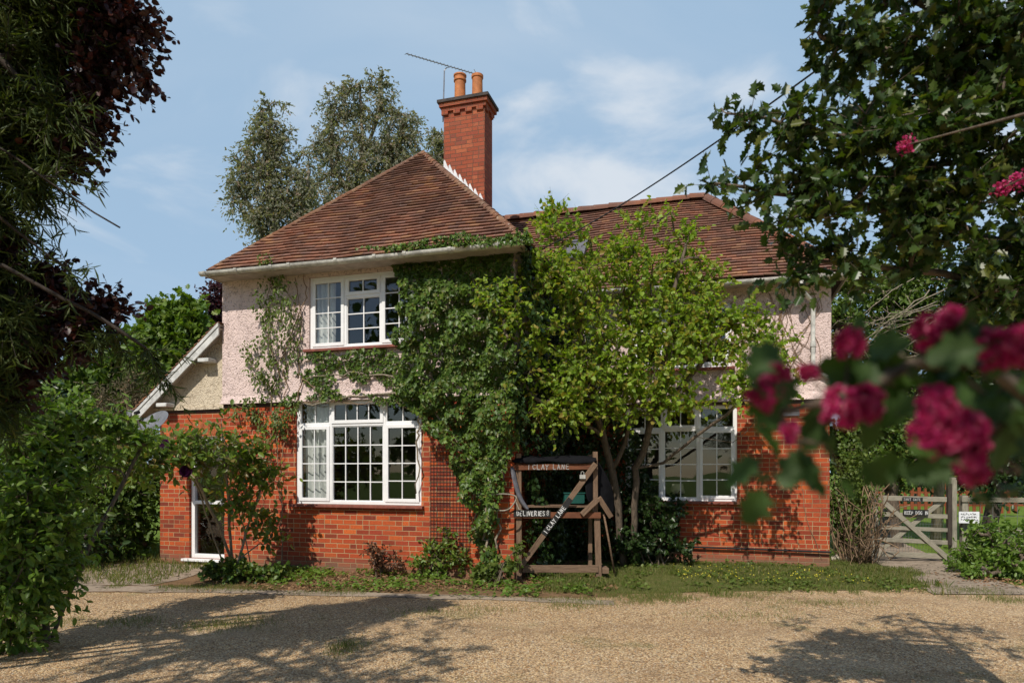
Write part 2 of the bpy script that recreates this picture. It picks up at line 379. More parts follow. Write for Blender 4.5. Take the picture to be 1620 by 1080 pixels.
# ------------------------------------------------------------------ foliage helpers (numpy)
def unit(a): return a / np.maximum(np.linalg.norm(a, axis=-1, keepdims=True), 1e-9)
SHAPES = {  # right-hand outline from base to tip, x across, y along (length 1)
    'oval': [(.16, .12), (.27, .42), (.20, .75)],
    'broad': [(.26, .06), (.40, .36), (.26, .74)],
    'heart': [(.30, -.08), (.48, .22), (.34, .62)],
    'narrow': [(.08, .2), (.11, .5), (.06, .8)],
    'ivy': [(.30, -.14), (.46, .10), (.30, .30), (.44, .52), (.18, .60)],
    'holly': [(.10, .06), (.33, .14), (.20, .26), (.38, .40), (.22, .52), (.32, .68), (.12, .78)],
    'haw': [(.10, .15), (.42, .30), (.25, .42), (.46, .62), (.22, .72), (.20, .92)],
    'petal': [(.35, .15), (.48, .5), (.34, .88)],
    'blade': [(.028, .02), (.026, .4), (.015, .75)],
    'cord': [(.045, .05), (.05, .5), (.03, .85)],
}
def leafmesh(name, pos, axis, nrm, size, shape, mat, parent=None, off=(0, 0, 0), curl=.25, fold=.25, width=1.0, rnd=None, rng=None):
    """one mesh of many leaves; each leaf is two halves folded on the midrib"""
    N = len(pos)
    if N == 0: return None
    out = SHAPES[shape]; k = len(out)
    T = [(0, 0)] + list(out) + [(0, 1)] + [(-x, y) for x, y in reversed(out)]
    T = np.array(T); K = len(T)
    tz = fold * np.abs(T[:, 0]) - curl * T[:, 1] ** 2 * .5
    axis = unit(axis); x = unit(np.cross(axis, nrm)); z = np.cross(x, axis)
    size = np.broadcast_to(np.asarray(size, float), (N,))
    V = pos[:, None, :] + size[:, None, None] * (T[None, :, 0, None] * width * x[:, None, :] + T[None, :, 1, None] * axis[:, None, :] + tz[None, :, None] * z[:, None, :])
    V = V.reshape(-1, 3) - np.asarray(off)[None]
    fa = list(range(0, k + 2)); fb = [0] + list(range(k + 1, K))
    F = np.array([fa, fb]); L = F.shape[1]
    idx = (np.arange(N)[:, None, None] * K + F[None]).reshape(-1)
    me = bpy.data.meshes.new(name); me.vertices.add(len(V)); me.vertices.foreach_set('co', V.astype(np.float32).ravel())
    me.loops.add(len(idx)); me.loops.foreach_set('vertex_index', idx.astype(np.int32))
    me.polygons.add(2 * N); me.polygons.foreach_set('loop_start', (np.arange(2 * N) * L).astype(np.int32)); me.polygons.foreach_set('loop_total', np.full(2 * N, L, np.int32))
    me.update(calc_edges=True)
    r = (rng or np.random.default_rng(1)).random(N) if rnd is None else rnd
    a = me.attributes.new('rnd', 'FLOAT', 'FACE'); a.data.foreach_set('value', np.repeat(np.clip(r, 0, 1), 2).astype(np.float32))
    me.materials.append(M[mat] if isinstance(mat, str) else mat)
    o = bpy.data.objects.new(name, me); C.objects.link(o)
    if parent: o.parent = parent
    return o
def rdir(rng, n): return unit(rng.normal(size=(n, 3)))
def blobs(spec, n, rng, shell=.45, squash=1.0):
    "random points in balls given as (frame x, frame y, distance, radius in frame px)"
    c = np.array([at(b[0], b[1], b[2]) for b in spec]); r = np.array([b[3] / FPX * b[2] for b in spec])
    p = r ** 2.0; p /= p.sum(); k = rng.choice(len(spec), n, p=p)
    d = rdir(rng, n) * (rng.random(n) ** shell)[:, None]; d[:, 1] *= squash
    return c[k] + d * r[k][:, None]
def grow(stems, attr, rng, rmin=.006, rpow=.42, seg=.22, wob=.12, arch=.15, rmax=1.0, sides=5):
    """stems: list of polylines (first starts at ground). attractors are joined to the nearest wood by curved shoots.
    returns MB with wood and list of shoot polylines"""
    nodes = []; par = []; chains = []
    for st in stems:
        st = [np.array(p, float) for p in st]
        if nodes and len(st) > 1:
            A = np.array(nodes); j = int(np.argmin(((A - st[0]) ** 2).sum(1))) if not st[0][2] < .15 else -1
        else: j = -1
        ch = [] if j < 0 else [j]
        for a, b in zip(st[:-1], st[1:]):
            m = max(1, int(np.linalg.norm(b - a) / seg))
            for t in range(m):
                p = a + (b - a) * t / m
                if ch and t == 0 and np.linalg.norm(nodes[ch[-1]] - p) < 1e-3: continue
                nodes.append(p + rng.normal(size=3) * wob * .06); par.append(ch[-1] if ch else -1); ch.append(len(nodes) - 1)
        nodes.append(st[-1]); par.append(ch[-1] if ch else -1); ch.append(len(nodes) - 1); chains.append(ch)
    base = np.array(stems[0][-1], float)
    A = np.array(nodes)
    dd = np.min(((attr[:, None, :] - A[None, ::2, :]) ** 2).sum(2), axis=1) if len(attr) < 6000 else ((attr - base) ** 2).sum(1)
    order = np.argsort(dd); cap = len(nodes) + len(attr) * 14
    P = np.zeros((cap, 3)); P[:len(nodes)] = A; n = len(nodes); par = par + [0] * (cap - n); shoots = []
    fol = [max(0, par[i]) for i in range(n)]
    for ai in order:
        a = attr[ai]; d2 = ((P[:n] - a) ** 2).sum(1); j = int(np.argmin(d2)); L = math.sqrt(d2[j])
        # step back along the parent chain so that shoots fork at an acute angle
        back = int(L / seg * .6)
        while back > 0 and par[j] > 0: j = par[j]; back -= 1
        p0 = P[j]; L = np.linalg.norm(a - p0)
        pd = unit(p0 - P[par[j]]) if par[j] >= 0 else np.array([0, 0, 1.])
        mid = p0 + pd * L * .35 + np.array([0, 0, L * arch]) * .4 + rng.normal(size=3) * wob * L * .4
        m = min(12, max(2, int(L / seg))); ch = [j]
        for t in range(1, m + 1):
            t /= m; q = (1 - t) ** 2 * p0 + 2 * t * (1 - t) * mid + t * t * a
            if n >= cap: break
            P[n] = q; par[n] = ch[-1]; ch.append(n); n += 1
        chains.append(ch); shoots.append(P[ch].copy())
    cnt = np.zeros(n); tips = [c[-1] for c in chains]
    for c in tips: cnt[c] += 1
    tot = cnt.copy()
    for i in range(n - 1, -1, -1):
        if par[i] >= 0 and par[i] < i: tot[par[i]] += tot[i]
    rad = np.minimum(rmax, rmin * np.maximum(tot, 1) ** rpow)
    mb = MB()
    for ch in chains:
        if len(ch) < 2: continue
        rr = [rad[i] for i in ch]; rr[0] = min(rr[0], rr[1] * 1.25)
        mb.tube([P[i] for i in ch], rr, sides if rr[1] > rmin * 2 else 3, cap=False)
    return mb, shoots
def sprig_leaves(shoots, rng, per=3, nl=7, slen=.22, droop=.2, up=.5, spread=.9, tipbias=.5):
    """short side twigs on every shoot, with alternate leaves. returns twig segments, leaf pos, leaf axis, leaf normal"""
    S = []; D = []
    for sh in shoots:
        L = len(sh)
        for _ in range(per):
            t = tipbias + (1 - tipbias) * rng.random(); f = t * (L - 1); i = min(int(f), L - 2); p = sh[i] + (sh[i + 1] - sh[i]) * (f - i)
            d = unit(sh[i + 1] - sh[i]); S.append(p); D.append(d)
    S = np.array(S); D = np.array(D); n = len(S)
    D = unit(D * .6 + rdir(rng, n) * spread + np.array([0, 0, up * .3]))
    ln = slen * (.5 + rng.random(n))
    t = (np.arange(nl) + .5) / nl
    t = t[None, :] + rng.normal(size=(n, nl)) * .05
    P = S[:, None, :] + D[:, None, :] * (t * ln[:, None])[:, :, None]; P[:, :, 2] -= droop * (t * ln[:, None]) ** 2 * 2
    Dn = np.repeat(D[:, None, :], nl, 1).reshape(-1, 3); P = P.reshape(-1, 3)
    ax = unit(Dn * .7 + rdir(rng, len(P)) * .9); ax[:, 2] -= droop; ax = unit(ax)
    nm = unit(rdir(rng, len(P)) * .8 + np.array([0, 0, up]))
    return S, S + D * ln[:, None], P, ax, nm
def twigs(mb, A, B, r=.003):
    for a, b in zip(A, B): mb.tube([a, (a + b) / 2, b], [r, r * .8, r * .5], 3, cap=False)
def tree(name, label, cat, stems, spec, na, mats, rng, leaf='oval', lsize=.06, per=3, nl=7, slen=.22, group=None, rmin=.006, rpow=.42, seg=.22, droop=.2, up=.5, squash=1.0, shell=.45, curl=.25, lw=1.0, extra=None, dtw=True, wob=.12, keep=None, rmax=1.0, tipbias=.5, spread=.9):
    attr = blobs(spec, na, rng, shell, squash) if na else np.zeros((0, 3))
    if extra is not None: attr = np.vstack([attr, extra])
    attr = attr[attr[:, 2] > .05]
    if keep is not None: attr = attr[keep(attr)]
    base = np.array(stems[0][0], float)
    root = empty(name, tuple(base), 0, label, cat, group)
    mb, shoots = grow(stems, attr, rng, rmin, rpow, seg, wob, rmax=rmax)
    S, E, P, ax, nm = sprig_leaves(shoots, rng, per, nl, slen, droop, up, spread, tipbias)
    if keep is not None:
        k = keep(P); P, ax, nm = P[k], ax[k], nm[k]
        k = keep(S) & keep(E); S, E = S[k], E[k]
    k = P[:, 2] > .02; P, ax, nm = P[k], ax[k], nm[k]
    if dtw: twigs(mb, S, E, rmin * .45)
    mb.build('trunk', mats[0], root, smooth=True, off=base)
    sz = lsize * (.65 + .6 * rng.random(len(P)))
    leafmesh('crown', P, ax, nm, sz, leaf, mats[1], root, off=base, curl=curl, width=lw, rng=rng)
    return root

# ------------------------------------------------------------------ ground
def sheet(name, pts, z, mat, sub=None):
    mb = MB(); mb.face([(x, y, z) for x, y in pts]); o = mb.build(name, mat); tag(o, kind='structure'); return o
def wobble(pts, amp, rng, n=10):
    out = []
    for (x0, y0), (x1, y1) in zip(pts, pts[1:] + pts[:1]):
        L = math.hypot(x1 - x0, y1 - y0); m = max(1, int(L / .25))
        for t in range(m):
            t /= m; out.append((x0 + (x1 - x0) * t + rng.normal() * amp, y0 + (y1 - y0) * t + rng.normal() * amp))
    return out
rg = np.random.default_rng(5)
sheet('ground', [(-400, -300), (400, -300), (400, 600), (-400, 600)], -.02, 'meadow')
sheet('drive', wobble([(-16, -14), (16, -14), (16, 9.0), (8, 9.4), (4.6, 9.6), (1.5, 9.6), (-2, 8.9), (-5.5, 9.6), (-9, 9.8), (-16, 10)], .05, rg), 0, 'gravel')
sheet('flower_bed', wobble([(-8.5, 8.9), (-4, 8.9), (-1.5, 8.6), (1.3, 8.55), (2.5, 12.6), (-6.5, 13)], .04, rg), .004, 'soil')
sheet('verge', wobble([(.35, 9.3), (1.0, 9.0), (1.7, 8.75), (3.2, 9.0), (4.9, 9.1), (5.6, 9.3), (6.35, 12.0), (2.5, 13.2), (.4, 10.0)], .05, rg), .008, 'turf')
sheet('path', wobble([(5.4, 8.75), (6.7, 8.7), (7.55, 12.0), (8.6, 15), (7.2, 15), (6.3, 12.0)], .02, rg), .012, 'paving')
sheet('paved_strip', wobble([(-6.4, 9.55), (-4.8, 9.32), (-1.1, 8.8), (1.2, 8.33), (1.22, 8.02), (.1, 8.34), (-1.5, 8.5), (-4.2, 8.9), (-6.4, 9.0)], .035, rg), .006, 'paving')
sheet('terrace', wobble([(-8.2, 9.6), (-5.0, 9.38), (-4.8, 10.2), (-4.9, 11.3), (-6.4, 11.8), (-8.4, 11.6)], .03, rg), .010, 'paving')

# ------------------------------------------------------------------ house frame
TH = R(17.0); HO = (-4.77, 11.32, 0.0)
cT, sT = math.cos(TH), math.sin(TH)
def H(u, v, z): return np.array([HO[0] + u * cT + v * sT, HO[1] - u * sT + v * cT, z])
house = empty('house', HO, -TH, 'two storey cottage of red brick below and pink pebbledash above under clay tiled hipped roofs', 'house')
W = 5.02; RV = 2.81; RE = 9.58; ST = 2.68

def wall(mb, u0, u1, z0, z1, v, holes=(), t=.26, rev=.12):
    "wall in the u-z plane with its face at v; openings have reveals"
    us = sorted({u0, u1, *[h[0] for h in holes], *[h[1] for h in holes]}); zs = sorted({z0, z1, *[h[2] for h in holes], *[h[3] for h in holes]})
    us = [u for u in us if u0 <= u <= u1]; zs = [z for z in zs if z0 <= z <= z1]
    inh = lambda u, z: any(h[0] < u < h[1] and h[2] < z < h[3] for h in holes)
    for a, b in zip(us, us[1:]):
        for c, d in zip(zs, zs[1:]):
            if inh((a + b) / 2, (c + d) / 2): continue
            mb.face([(a, v, c), (b, v, c), (b, v, d), (a, v, d)]); mb.face([(b, v + t, c), (a, v + t, c), (a, v + t, d), (b, v + t, d)])
    for a, b, c, d in holes:
        c = max(c, z0); d = min(d, z1)
        mb.face([(a, v, c), (a, v, d), (a, v + t, d), (a, v + t, c)][::-1]); mb.face([(b, v, c), (b, v, d), (b, v + t, d), (b, v + t, c)])
        if c > z0: mb.face([(a, v, c), (b, v, c), (b, v + t, c), (a, v + t, c)])
        if d < z1: mb.face([(a, v, d), (b, v, d), (b, v + t, d), (a, v + t, d)])
LW = (1.37, 3.56, 1.06, 2.72); UW = (1.63, 3.52, 3.50, 4.64)
RL = (6.24, 8.14, 1.06, 2.72); RU = (6.35, 8.05, 3.36, 4.46)
BK = 7.1
b = MB()
wall(b, 0, W, -.05, ST, 0, [LW[:3] + (9,)])
wall(b, W - .26, RE, -.05, 2.76, RV, [RL])
b.face([(W, 0, -.05), (W, RV, -.05), (W, RV, 2.72), (W, 0, 2.72)])
b.face([(W - .26, .26, -.05), (W - .26, RV, -.05), (W - .26, RV, 2.72), (W - .26, .26, 2.72)])
b.face([(RE, RV, -.05), (RE, BK, -.05), (RE, BK, 2.76), (RE, RV, 2.76)])
b.face([(0, 0, -.05), (0, 0, ST), (0, BK, ST), (0, BK, -.05)])
b.face([(0, BK, -.05), (RE, BK, -.05), (RE, BK, 2.76), (0, BK, 2.76)])
b.build('brick_wall', 'brick', house)
b = MB()
e = .022
ZT = 4.80
wall(b, -e, W + e, ST + .03, ZT, -e, [UW])
wall(b, W - .2, RE + e, 2.79, ZT, RV - e, [RU])
b.face([(W + e, -e, 2.72), (W + e, RV, 2.72), (W + e, RV, ZT), (W + e, -e, ZT)])
b.face([(RE + e, RV - e, 2.79), (RE + e, BK, 2.79), (RE + e, BK, ZT), (RE + e, RV - e, ZT)])
b.face([(-e, -e, ST), (-e, -e, ZT), (-e, BK, ZT), (-e, BK, ST)]); b.face([(-e, BK + e, ST), (RE, BK + e, ST), (RE, BK + e, ZT), (-e, BK + e, ZT)])
# bell-mouth drip at the foot of the render
for (a, c, v, z) in ((-e, W + e, -e, ST + .03), (W, RE + e, RV - e, 2.79)):
    b.face([(a - .02, v - .045, z - .025), (c + .02, v - .045, z - .025), (c, v - .001, z + .10), (a, v - .001, z + .10)])
    b.face([(a - .02, v - .045, z - .025), (a - .02, v + .03, z - .025), (c + .02, v + .03, z - .025), (c + .02, v - .045, z - .025)])
b.build('rendered_wall', 'pebble', house)
for q in ((-.01, LW[0], -.012, .0, ST - .055, ST), (LW[1], W + .01, -.012, .0, ST - .055, ST), (W, RE + .01, RV - .012, RV, 2.71, 2.76)): b = MB(); b.box(*q); b.build('string_course', 'dark_brick_trim', house)
# rooms: floors, back partitions
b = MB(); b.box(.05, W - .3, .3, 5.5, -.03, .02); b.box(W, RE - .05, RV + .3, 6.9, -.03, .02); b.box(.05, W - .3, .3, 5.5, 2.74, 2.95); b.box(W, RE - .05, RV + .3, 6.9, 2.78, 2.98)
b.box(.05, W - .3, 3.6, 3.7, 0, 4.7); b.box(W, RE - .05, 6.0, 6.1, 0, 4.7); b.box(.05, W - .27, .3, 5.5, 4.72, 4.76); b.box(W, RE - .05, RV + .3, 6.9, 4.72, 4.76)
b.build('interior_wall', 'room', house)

# ------------------------------------------------------------------ windows
def window(hole, v, lights, sillm='sill', fw=.055, name='window', sill=True):
    u0, u1, z0, z1 = hole; vf = v + .035
    b = MB(); d = .07
    b.box(u0 + .002, u0 + fw, vf, vf + d, z0 + .002, z1 - .002); b.box(u1 - fw, u1 - .002, vf, vf + d, z0 + .002, z1 - .002)
    b.box(u0 + fw, u1 - fw, vf, vf + d, z0 + .002, z0 + fw); b.box(u0 + fw, u1 - fw, vf, vf + d, z1 - fw, z1 - .002)
    ms = sorted({(round(a[1], 3), round(c[0], 3)) for a in lights for c in lights if 0 < c[0] - a[1] < .15})
    for a, c in ms:
        if a > u0 + fw and c < u1 - fw: b.box(a + .001, c - .001, vf + .001, vf + d, z0 + fw, z1 - fw)
    for a in lights:
        for c in lights:
            if abs(a[0] - c[0]) < .02 and 0 < c[2] - a[3] < .15: b.box(a[0], a[1], vf + .001, vf + d, a[3] + .001, c[2] - .001)
    wo_ = b.build(name, 'upvc', house, bevel=.004)
    for (a, c, e_, f, nx, nz, op) in lights:
        k = .045 if op else .012; q = vf - (.014 if op else -.012)
        s = MB()
        s.box(a - .008, a + k, q, q + .03, e_ - .008, f + .008); s.box(c - k, c + .008, q, q + .03, e_ - .008, f + .008)
        s.box(a + k, c - k, q, q + .03, e_ - .008, e_ + k); s.box(a + k, c - k, q, q + .03, f - k, f + .008)
        A, B_, E, F = a + k, c - k, e_ + k, f - k
        for i in range(1, nx): x = A + (B_ - A) * i / nx; s.box(x - .008, x + .008, q + .008, q + .024, E, F)
        for i in range(1, nz): z = E + (F - E) * i / nz; s.box(A, B_, q + .009, q + .023, z - .008, z + .008)
        s.build('casement' if op else 'fixed_light', 'upvc', wo_, bevel=.003 if op else 0)
        p = MB(); p.face([(A, q + .027, E), (B_, q + .027, E), (B_, q + .027, F), (A, q + .027, F)]); p.build('pane', 'glass', wo_)
    if sill:
        s = MB(); s.box(u0 - .06, u1 + .05, v - .085, v + .034, z0 - .045, z0 - .002); s.build('sill', sillm, wo_, bevel=.006)
    return wo_
def grid3(u0, u1, z0, z1, tr, ws, nx, nz, op, f=.055, g_=.05):
    L = []; x = u0 + f
    tot = u1 - u0 - 2 * f - g_ * 2; ss = sum(ws)
    for i, w_ in enumerate(ws):
        x1 = x + tot * w_ / ss
        if tr[i]: L += [(x, x1, z0 + f, tr[i] - g_ / 2, nx[i], nz[i], op[i]), (x, x1, tr[i] + g_ / 2, z1 - f, nx[i], 1, op[i + 3])]
        else: L.append((x, x1, z0 + f, z1 - f, nx[i], nz[i], op[i]))
        x = x1 + g_
    return L
window(LW, 0, grid3(*LW[:2], *LW[2:], (2.31, 2.31, 2.31), (.56, .93, .58), (2, 4, 2), (4, 4, 4), (1, 0, 1, 0, 1, 0)))
window(UW, -e, grid3(*UW[:2], *UW[2:], (0, 4.30, 0), (.55, .58, .56), (2, 2, 2), (4, 3, 4), (1, 0, 1, 0, 1, 0)))
window(RL, RV, grid3(*RL[:2], *RL[2:], (2.31, 2.31, 2.31), (.58, .56, .56), (2, 2, 2), (4, 4, 4), (1, 0, 1, 0, 1, 0)))
window(RU, RV - e, grid3(*RU[:2], *RU[2:], (0, 4.12, 0), (.5, .55, .5), (2, 2, 2), (3, 2, 3), (1, 0, 1, 0, 1, 0)))
# air brick and little vent
b = MB()
b.box(2.83, 3.05, -.004, .01, .10, .175, .3)
for i in range(8):
    for j in range(3): b.box(2.845 + i * .025, 2.86 + i * .025, -.0065, -.004, .11 + j * .021, .122 + j * .021)
b.build('air_brick', 'sill', house)
b = MB(); b.box(8.86, 9.12, RV - .03, RV, 2.50, 2.60); b.box(8.87, 9.11, RV - .045, RV - .03, 2.585, 2.61); b.build('wall_vent', 'greyfelt', house)
b = MB(); b.tube([(5.4, RV - .06, .27), (7, RV - .055, .275), (8.3, RV - .055, .27), (RE + .02, RV - .06, .26)], .018, 6); 
for u in (6.2, 7.6, 8.9): b.box(u - .02, u + .02, RV - .05, RV, .255, .285)
b.build('service_pipe', 'black', house)

# ------------------------------------------------------------------ roofs
EV = 4.78
def tiles(mb, O, ru, su, nn, S, fl, fr, gauge=.098, tw=.165, rng=random):
    "courses of plain tiles; O eave origin, ru along eave, su up slope, nn normal; fl/fr give limits at slope distance s"
    O, ru, su, nn = map(Vector, (O, ru, su, nn)); k = 0; s = 0.0
    while s < S - .03:
        a, b_ = fl(s), fr(s); a2, b2 = fl(min(S, s + gauge)), fr(min(S, s + gauge))
        lo, hi = min(a, a2), max(b_, b2); x = math.floor(lo / tw) * tw + (tw / 2 if k % 2 else 0)
        if x > lo: x -= tw
        cl = rng.uniform(-.004, .004)
        while x < hi:
            x0, x1 = max(x, a), min(x + tw - .003, b_)
            if x1 - x0 > .02:
                y0 = s + cl + rng.uniform(-.004, .004); y1 = s + gauge * 1.15; th = .022
                lift = .040 + rng.uniform(-.003, .006); l0 = lift + rng.uniform(-.002, .002)
                P = lambda x_, y_, h: O + ru * x_ + su * y_ + nn * (h + .012 * math.sin(x_ * 1.7 + y_ * .9) + .006 * math.sin(x_ * 5.1))
                i = len(mb.v); r = rng.random()
                c0 = max(x0, min(x1, a2)); c1 = min(x1, max(x0, b2))
                mb.v += [tuple(P(x0, y0, l0 - th)), tuple(P(x1, y0, lift - th)), tuple(P(x1, y0, lift)), tuple(P(x0, y0, l0)), tuple(P(c0, y1, .008)), tuple(P(c1, y1, .008)), tuple(P(c0, y1, -.006)), tuple(P(c1, y1, -.006))]
                for q in ((0, 1, 2, 3), (3, 2, 5, 4), (0, 3, 4, 6), (1, 7, 5, 2), (0, 6, 7, 1)): mb.f.append(tuple(i + j for j in q)); mb.r.append(r)
            x += tw
        s += gauge; k += 1
def hips(mb, p, q, r=.11, L=.30):
    "half-round ridge or hip tiles from p up to q"
    p, q = Vector(p), Vector(q); d = q - p; n = max(1, round(d.length / L)); d /= n; dn = d.normalized()
    side = dn.cross(Vector((0, 0, 1))).normalized(); up = side.cross(dn).normalized()
    for i in range(n):
        a = p + d * i; b_ = a + d * 1.06; i0 = len(mb.v); rr = random.random(); j = Vector((random.uniform(-.006, .006), random.uniform(-.006, .006), random.uniform(-.005, .008)))
        for c, ra in ((a + j, r * 1.08), (b_, r * .96)):
            for rad in (ra, ra - .014):
                for t in range(9):
                    an = math.pi * t / 8; mb.v.append(tuple(c + side * math.cos(an) * rad + up * (math.sin(an) * rad - r * .35)))
        for t in range(8):
            mb.f.append((i0 + t, i0 + t + 1, i0 + 18 + t + 1, i0 + 18 + t)); mb.r.append(rr)
            mb.f.append((i0 + 9 + t, i0 + t, i0 + t + 1, i0 + 9 + t + 1)[::-1]); mb.r.append(rr)
            mb.f.append((i0 + 18 + t, i0 + 18 + t + 1, i0 + 27 + t + 1, i0 + 27 + t)); mb.r.append(rr)
r2 = math.sqrt(.5)
# main wing: front hip apex
eu0, eu1, ev = -.03, 5.27, -.36; ap = (2.62, 2.14, 7.42)
RS = ap[2] - EV; fS = math.hypot(ap[1] - ev, RS); uc = ap[0] - eu0; uc2 = eu1 - ap[0]
b = MB()
su = Vector((0, ap[1] - ev, RS)).normalized()
tiles(b, (eu0, ev, EV), (1, 0, 0), su, Vector((0, -su.z, su.y)), fS, lambda s: uc * s / fS, lambda s: (eu1 - eu0) - uc2 * s / fS)
BR = 7.4
sl_ = Vector((uc, 0, RS)); SL = sl_.length; sl_.normalize(); kf = (ap[1] - ev) / SL
tiles(b, (eu0, BR, EV), (0, -1, 0), sl_, (-sl_.z, 0, sl_.x), SL, lambda s: 0, lambda s: (BR - ev) - kf * s)
sr_ = Vector((-uc2, 0, RS)); SRR = sr_.length; sr_.normalize()
tiles(b, (eu1, ev, EV), (0, 1, 0), sr_, (sr_.z, 0, -sr_.x), SRR, lambda s: kf * SRR * s / SRR, lambda s: BR - ev)
main_roof = b
# decking below the tiles
b2 = MB(); dz = -.03
A0 = (eu0, ev, EV + dz); A1 = (eu1, ev, EV + dz); AP = (ap[0], ap[1], ap[2] + dz); BKP = (ap[0], BR, ap[2] + dz); B0 = (eu0, BR, EV + dz); B1 = (eu1, BR, EV + dz)
b2.face([A0, A1, AP]); b2.face([A0, AP, BKP, B0]); b2.face([A1, B1, BKP, AP]); b2.face([B0, BKP, B1])
# right wing
we, wz, wb = RV - .35, EV - .02, 2.23; re_ = RE + .24
S2 = wb * math.sqrt(2); rv_ = we + wb; rz_ = wz + wb; wS = 3.1
tiles(b, (wS, we, wz), (1, 0, 0), (0, r2, r2), (0, -r2, r2), S2, lambda s: 0, lambda s: (re_ - wS) - s * r2)
tiles(b, (re_, we, wz), (0, 1, 0), (-r2, 0, r2), (r2, 0, r2), S2, lambda s: s * r2, lambda s: 2 * wb - s * r2)
tiles(b, (re_, we + 2 * wb, wz), (-1, 0, 0), (0, -r2, r2), (0, r2, r2), S2, lambda s: s * r2, lambda s: re_ - wS)
b2.face([(wS, we, wz + dz), (re_, we, wz + dz), (re_ - wb, rv_, rz_ + dz), (wS, rv_, rz_ + dz)]); b2.face([(re_, we, wz + dz), (re_, we + 2 * wb, wz + dz), (re_ - wb, rv_, rz_ + dz)])
b2.face([(re_, we + 2 * wb, wz + dz), (wS, we + 2 * wb, wz + dz), (wS, rv_, rz_ + dz), (re_ - wb, rv_, rz_ + dz)])
b3 = MB(); b3.face([(eu0, ev, 4.70), (eu0, 0.0, 4.70), (eu1, 0.0, 4.70), (eu1, ev, 4.70)]); b3.face([(eu1, we, 4.69), (eu1, RV, 4.69), (re_, RV, 4.69), (re_, we, 4.69)])
roof = b.build('roof', 'tile', house)
b2.build('roof_boards', 'dark_brick_trim', roof); b3.build('soffit', 'soffit', roof)
b = MB(); hips(b, (eu0 + .02, ev + .02, EV + .03), (ap[0], ap[1], ap[2] + .03), .055, .11); hips(b, (eu1 - .02, ev + .02, EV + .03), (ap[0], ap[1], ap[2] + .03), .06, .14); hips(b, (ap[0], ap[1] + .10, ap[2] + .0), (ap[0], BR, ap[2] + .0), .09, .33)
b.build('hip_tiles', 'tile_moss', roof, smooth=False)
b = MB(); hips(b, (wS, rv_, rz_ + .045), (re_ - wb, rv_, rz_ + .045), .125, .33); hips(b, (re_ - .02, we + .02, wz + .03), (re_ - wb, rv_, rz_ + .04), .115, .33); hips(b, (re_ - .02, we + 2 * wb, wz + .03), (re_ - wb, rv_, rz_ + .04), .115, .33)
b.build('ridge_tiles', 'ridge', roof)
# roof window on the right wing
b = MB(); sk = MB(); s0, s1, x0, x1 = 1.05, 1.75, 4.98, 5.42
def RP(x, s, h): return (x, we + s * r2 - h * r2, wz + s * r2 + h * r2)
def rbox(mb, xa, xb, sa, sb, h0, h1):
    i = len(mb.v); mb.v += [RP(xa, sa, h0), RP(xb, sa, h0), RP(xb, sb, h0), RP(xa, sb, h0), RP(xa, sa, h1), RP(xb, sa, h1), RP(xb, sb, h1), RP(xa, sb, h1)]
    for q in ((0, 3, 2, 1), (4, 5, 6, 7), (0, 1, 5, 4), (1, 2, 6, 5), (2, 3, 7, 6), (3, 0, 4, 7)): mb.f.append(tuple(i + k for k in q)); mb.r.append(.5)
rbox(b, x0, x0 + .05, s0, s1, .03, .11); rbox(b, x1 - .05, x1, s0, s1, .03, .11); rbox(b, x0 + .05, x1 - .05, s0, s0 + .05, .03, .11); rbox(b, x0 + .05, x1 - .05, s1 - .05, s1, .03, .11)
sw = b.build('roof_window', 'greyfelt', house)
rbox(sk, x0 + .05, x1 - .05, s0 + .05, s1 - .05, .075, .085); sk.build('pane', M['greyfelt'], sw)

# gutters and pipes
def gutter(name, p, q, r=.062, joints=()):
    p, q = Vector(p), Vector(q); d = (q - p).normalized(); side = d.cross(Vector((0, 0, 1))).normalized(); b = MB()
    n = 14; L = (q - p).length
    rings = [p + d * (L * i / n) + Vector((0, 0, -.012 * math.sin(math.pi * i / n) + random.uniform(-.004, .004))) for i in range(n + 1)]
    for ra, flip in ((r, 0), (r - .005, 1)):
        i0 = len(b.v)
        for c in rings:
            for t in range(9): an = math.pi + math.pi * t / 8; b.v.append(tuple(c + side * math.cos(an) * ra + Vector((0, 0, math.sin(an) * ra))))
        for i in range(n):
            for t in range(8):
                fq = (i0 + i * 9 + t, i0 + i * 9 + t + 1, i0 + (i + 1) * 9 + t + 1, i0 + (i + 1) * 9 + t); b.f.append(fq[::-1] if flip else fq); b.r.append(.5)
    for c in (rings[0], rings[-1]): b.face([tuple(c + side * math.cos(math.pi + math.pi * t / 8) * r + Vector((0, 0, math.sin(math.pi + math.pi * t / 8) * r))) for t in range(9)])
    g_ = b.build(name, 'old_white', house, smooth=True)
    for f in joints:
        c = p + d * (L * f); m2 = MB()
        pts = [c + side * math.cos(math.pi + math.pi * t / 8) * (r + .008) + Vector((0, 0, math.sin(math.pi + math.pi * t / 8) * (r + .008))) for t in range(9)]
        for a, c2 in zip(pts, pts[1:]): m2.beam(a, c2, .05, .012, up=(a + c2) / 2 - c, r=.5)
        m2.build('bracket', 'old_white', g_)
gutter('gutter', (eu0 - .06, ev - .07, 4.755), (eu1 + .02, ev - .07, 4.735), joints=(.02, .13, .25, .31, .46, .58, .67, .8, .93))
gutter('gutter', (eu1 + .1, we - .07, 4.735), (re_ + .02, we - .07, 4.70), joints=(.1, .3, .5, .68, .85, .97))
b = MB(); b.box(eu0, eu1, ev, ev + .022, 4.69, 4.765); b.box(eu1, re_, we, we + .022, 4.68, 4.745); b.box(eu0 - .001, eu0 + .02, ev + .03, BR, 4.69, 4.765); b.box(re_ - .02, re_ + .001, we + .03, we + 4.4, 4.68, 4.745)
b.build('fascia', 'soffit', house)
b = MB()
ux = 9.17
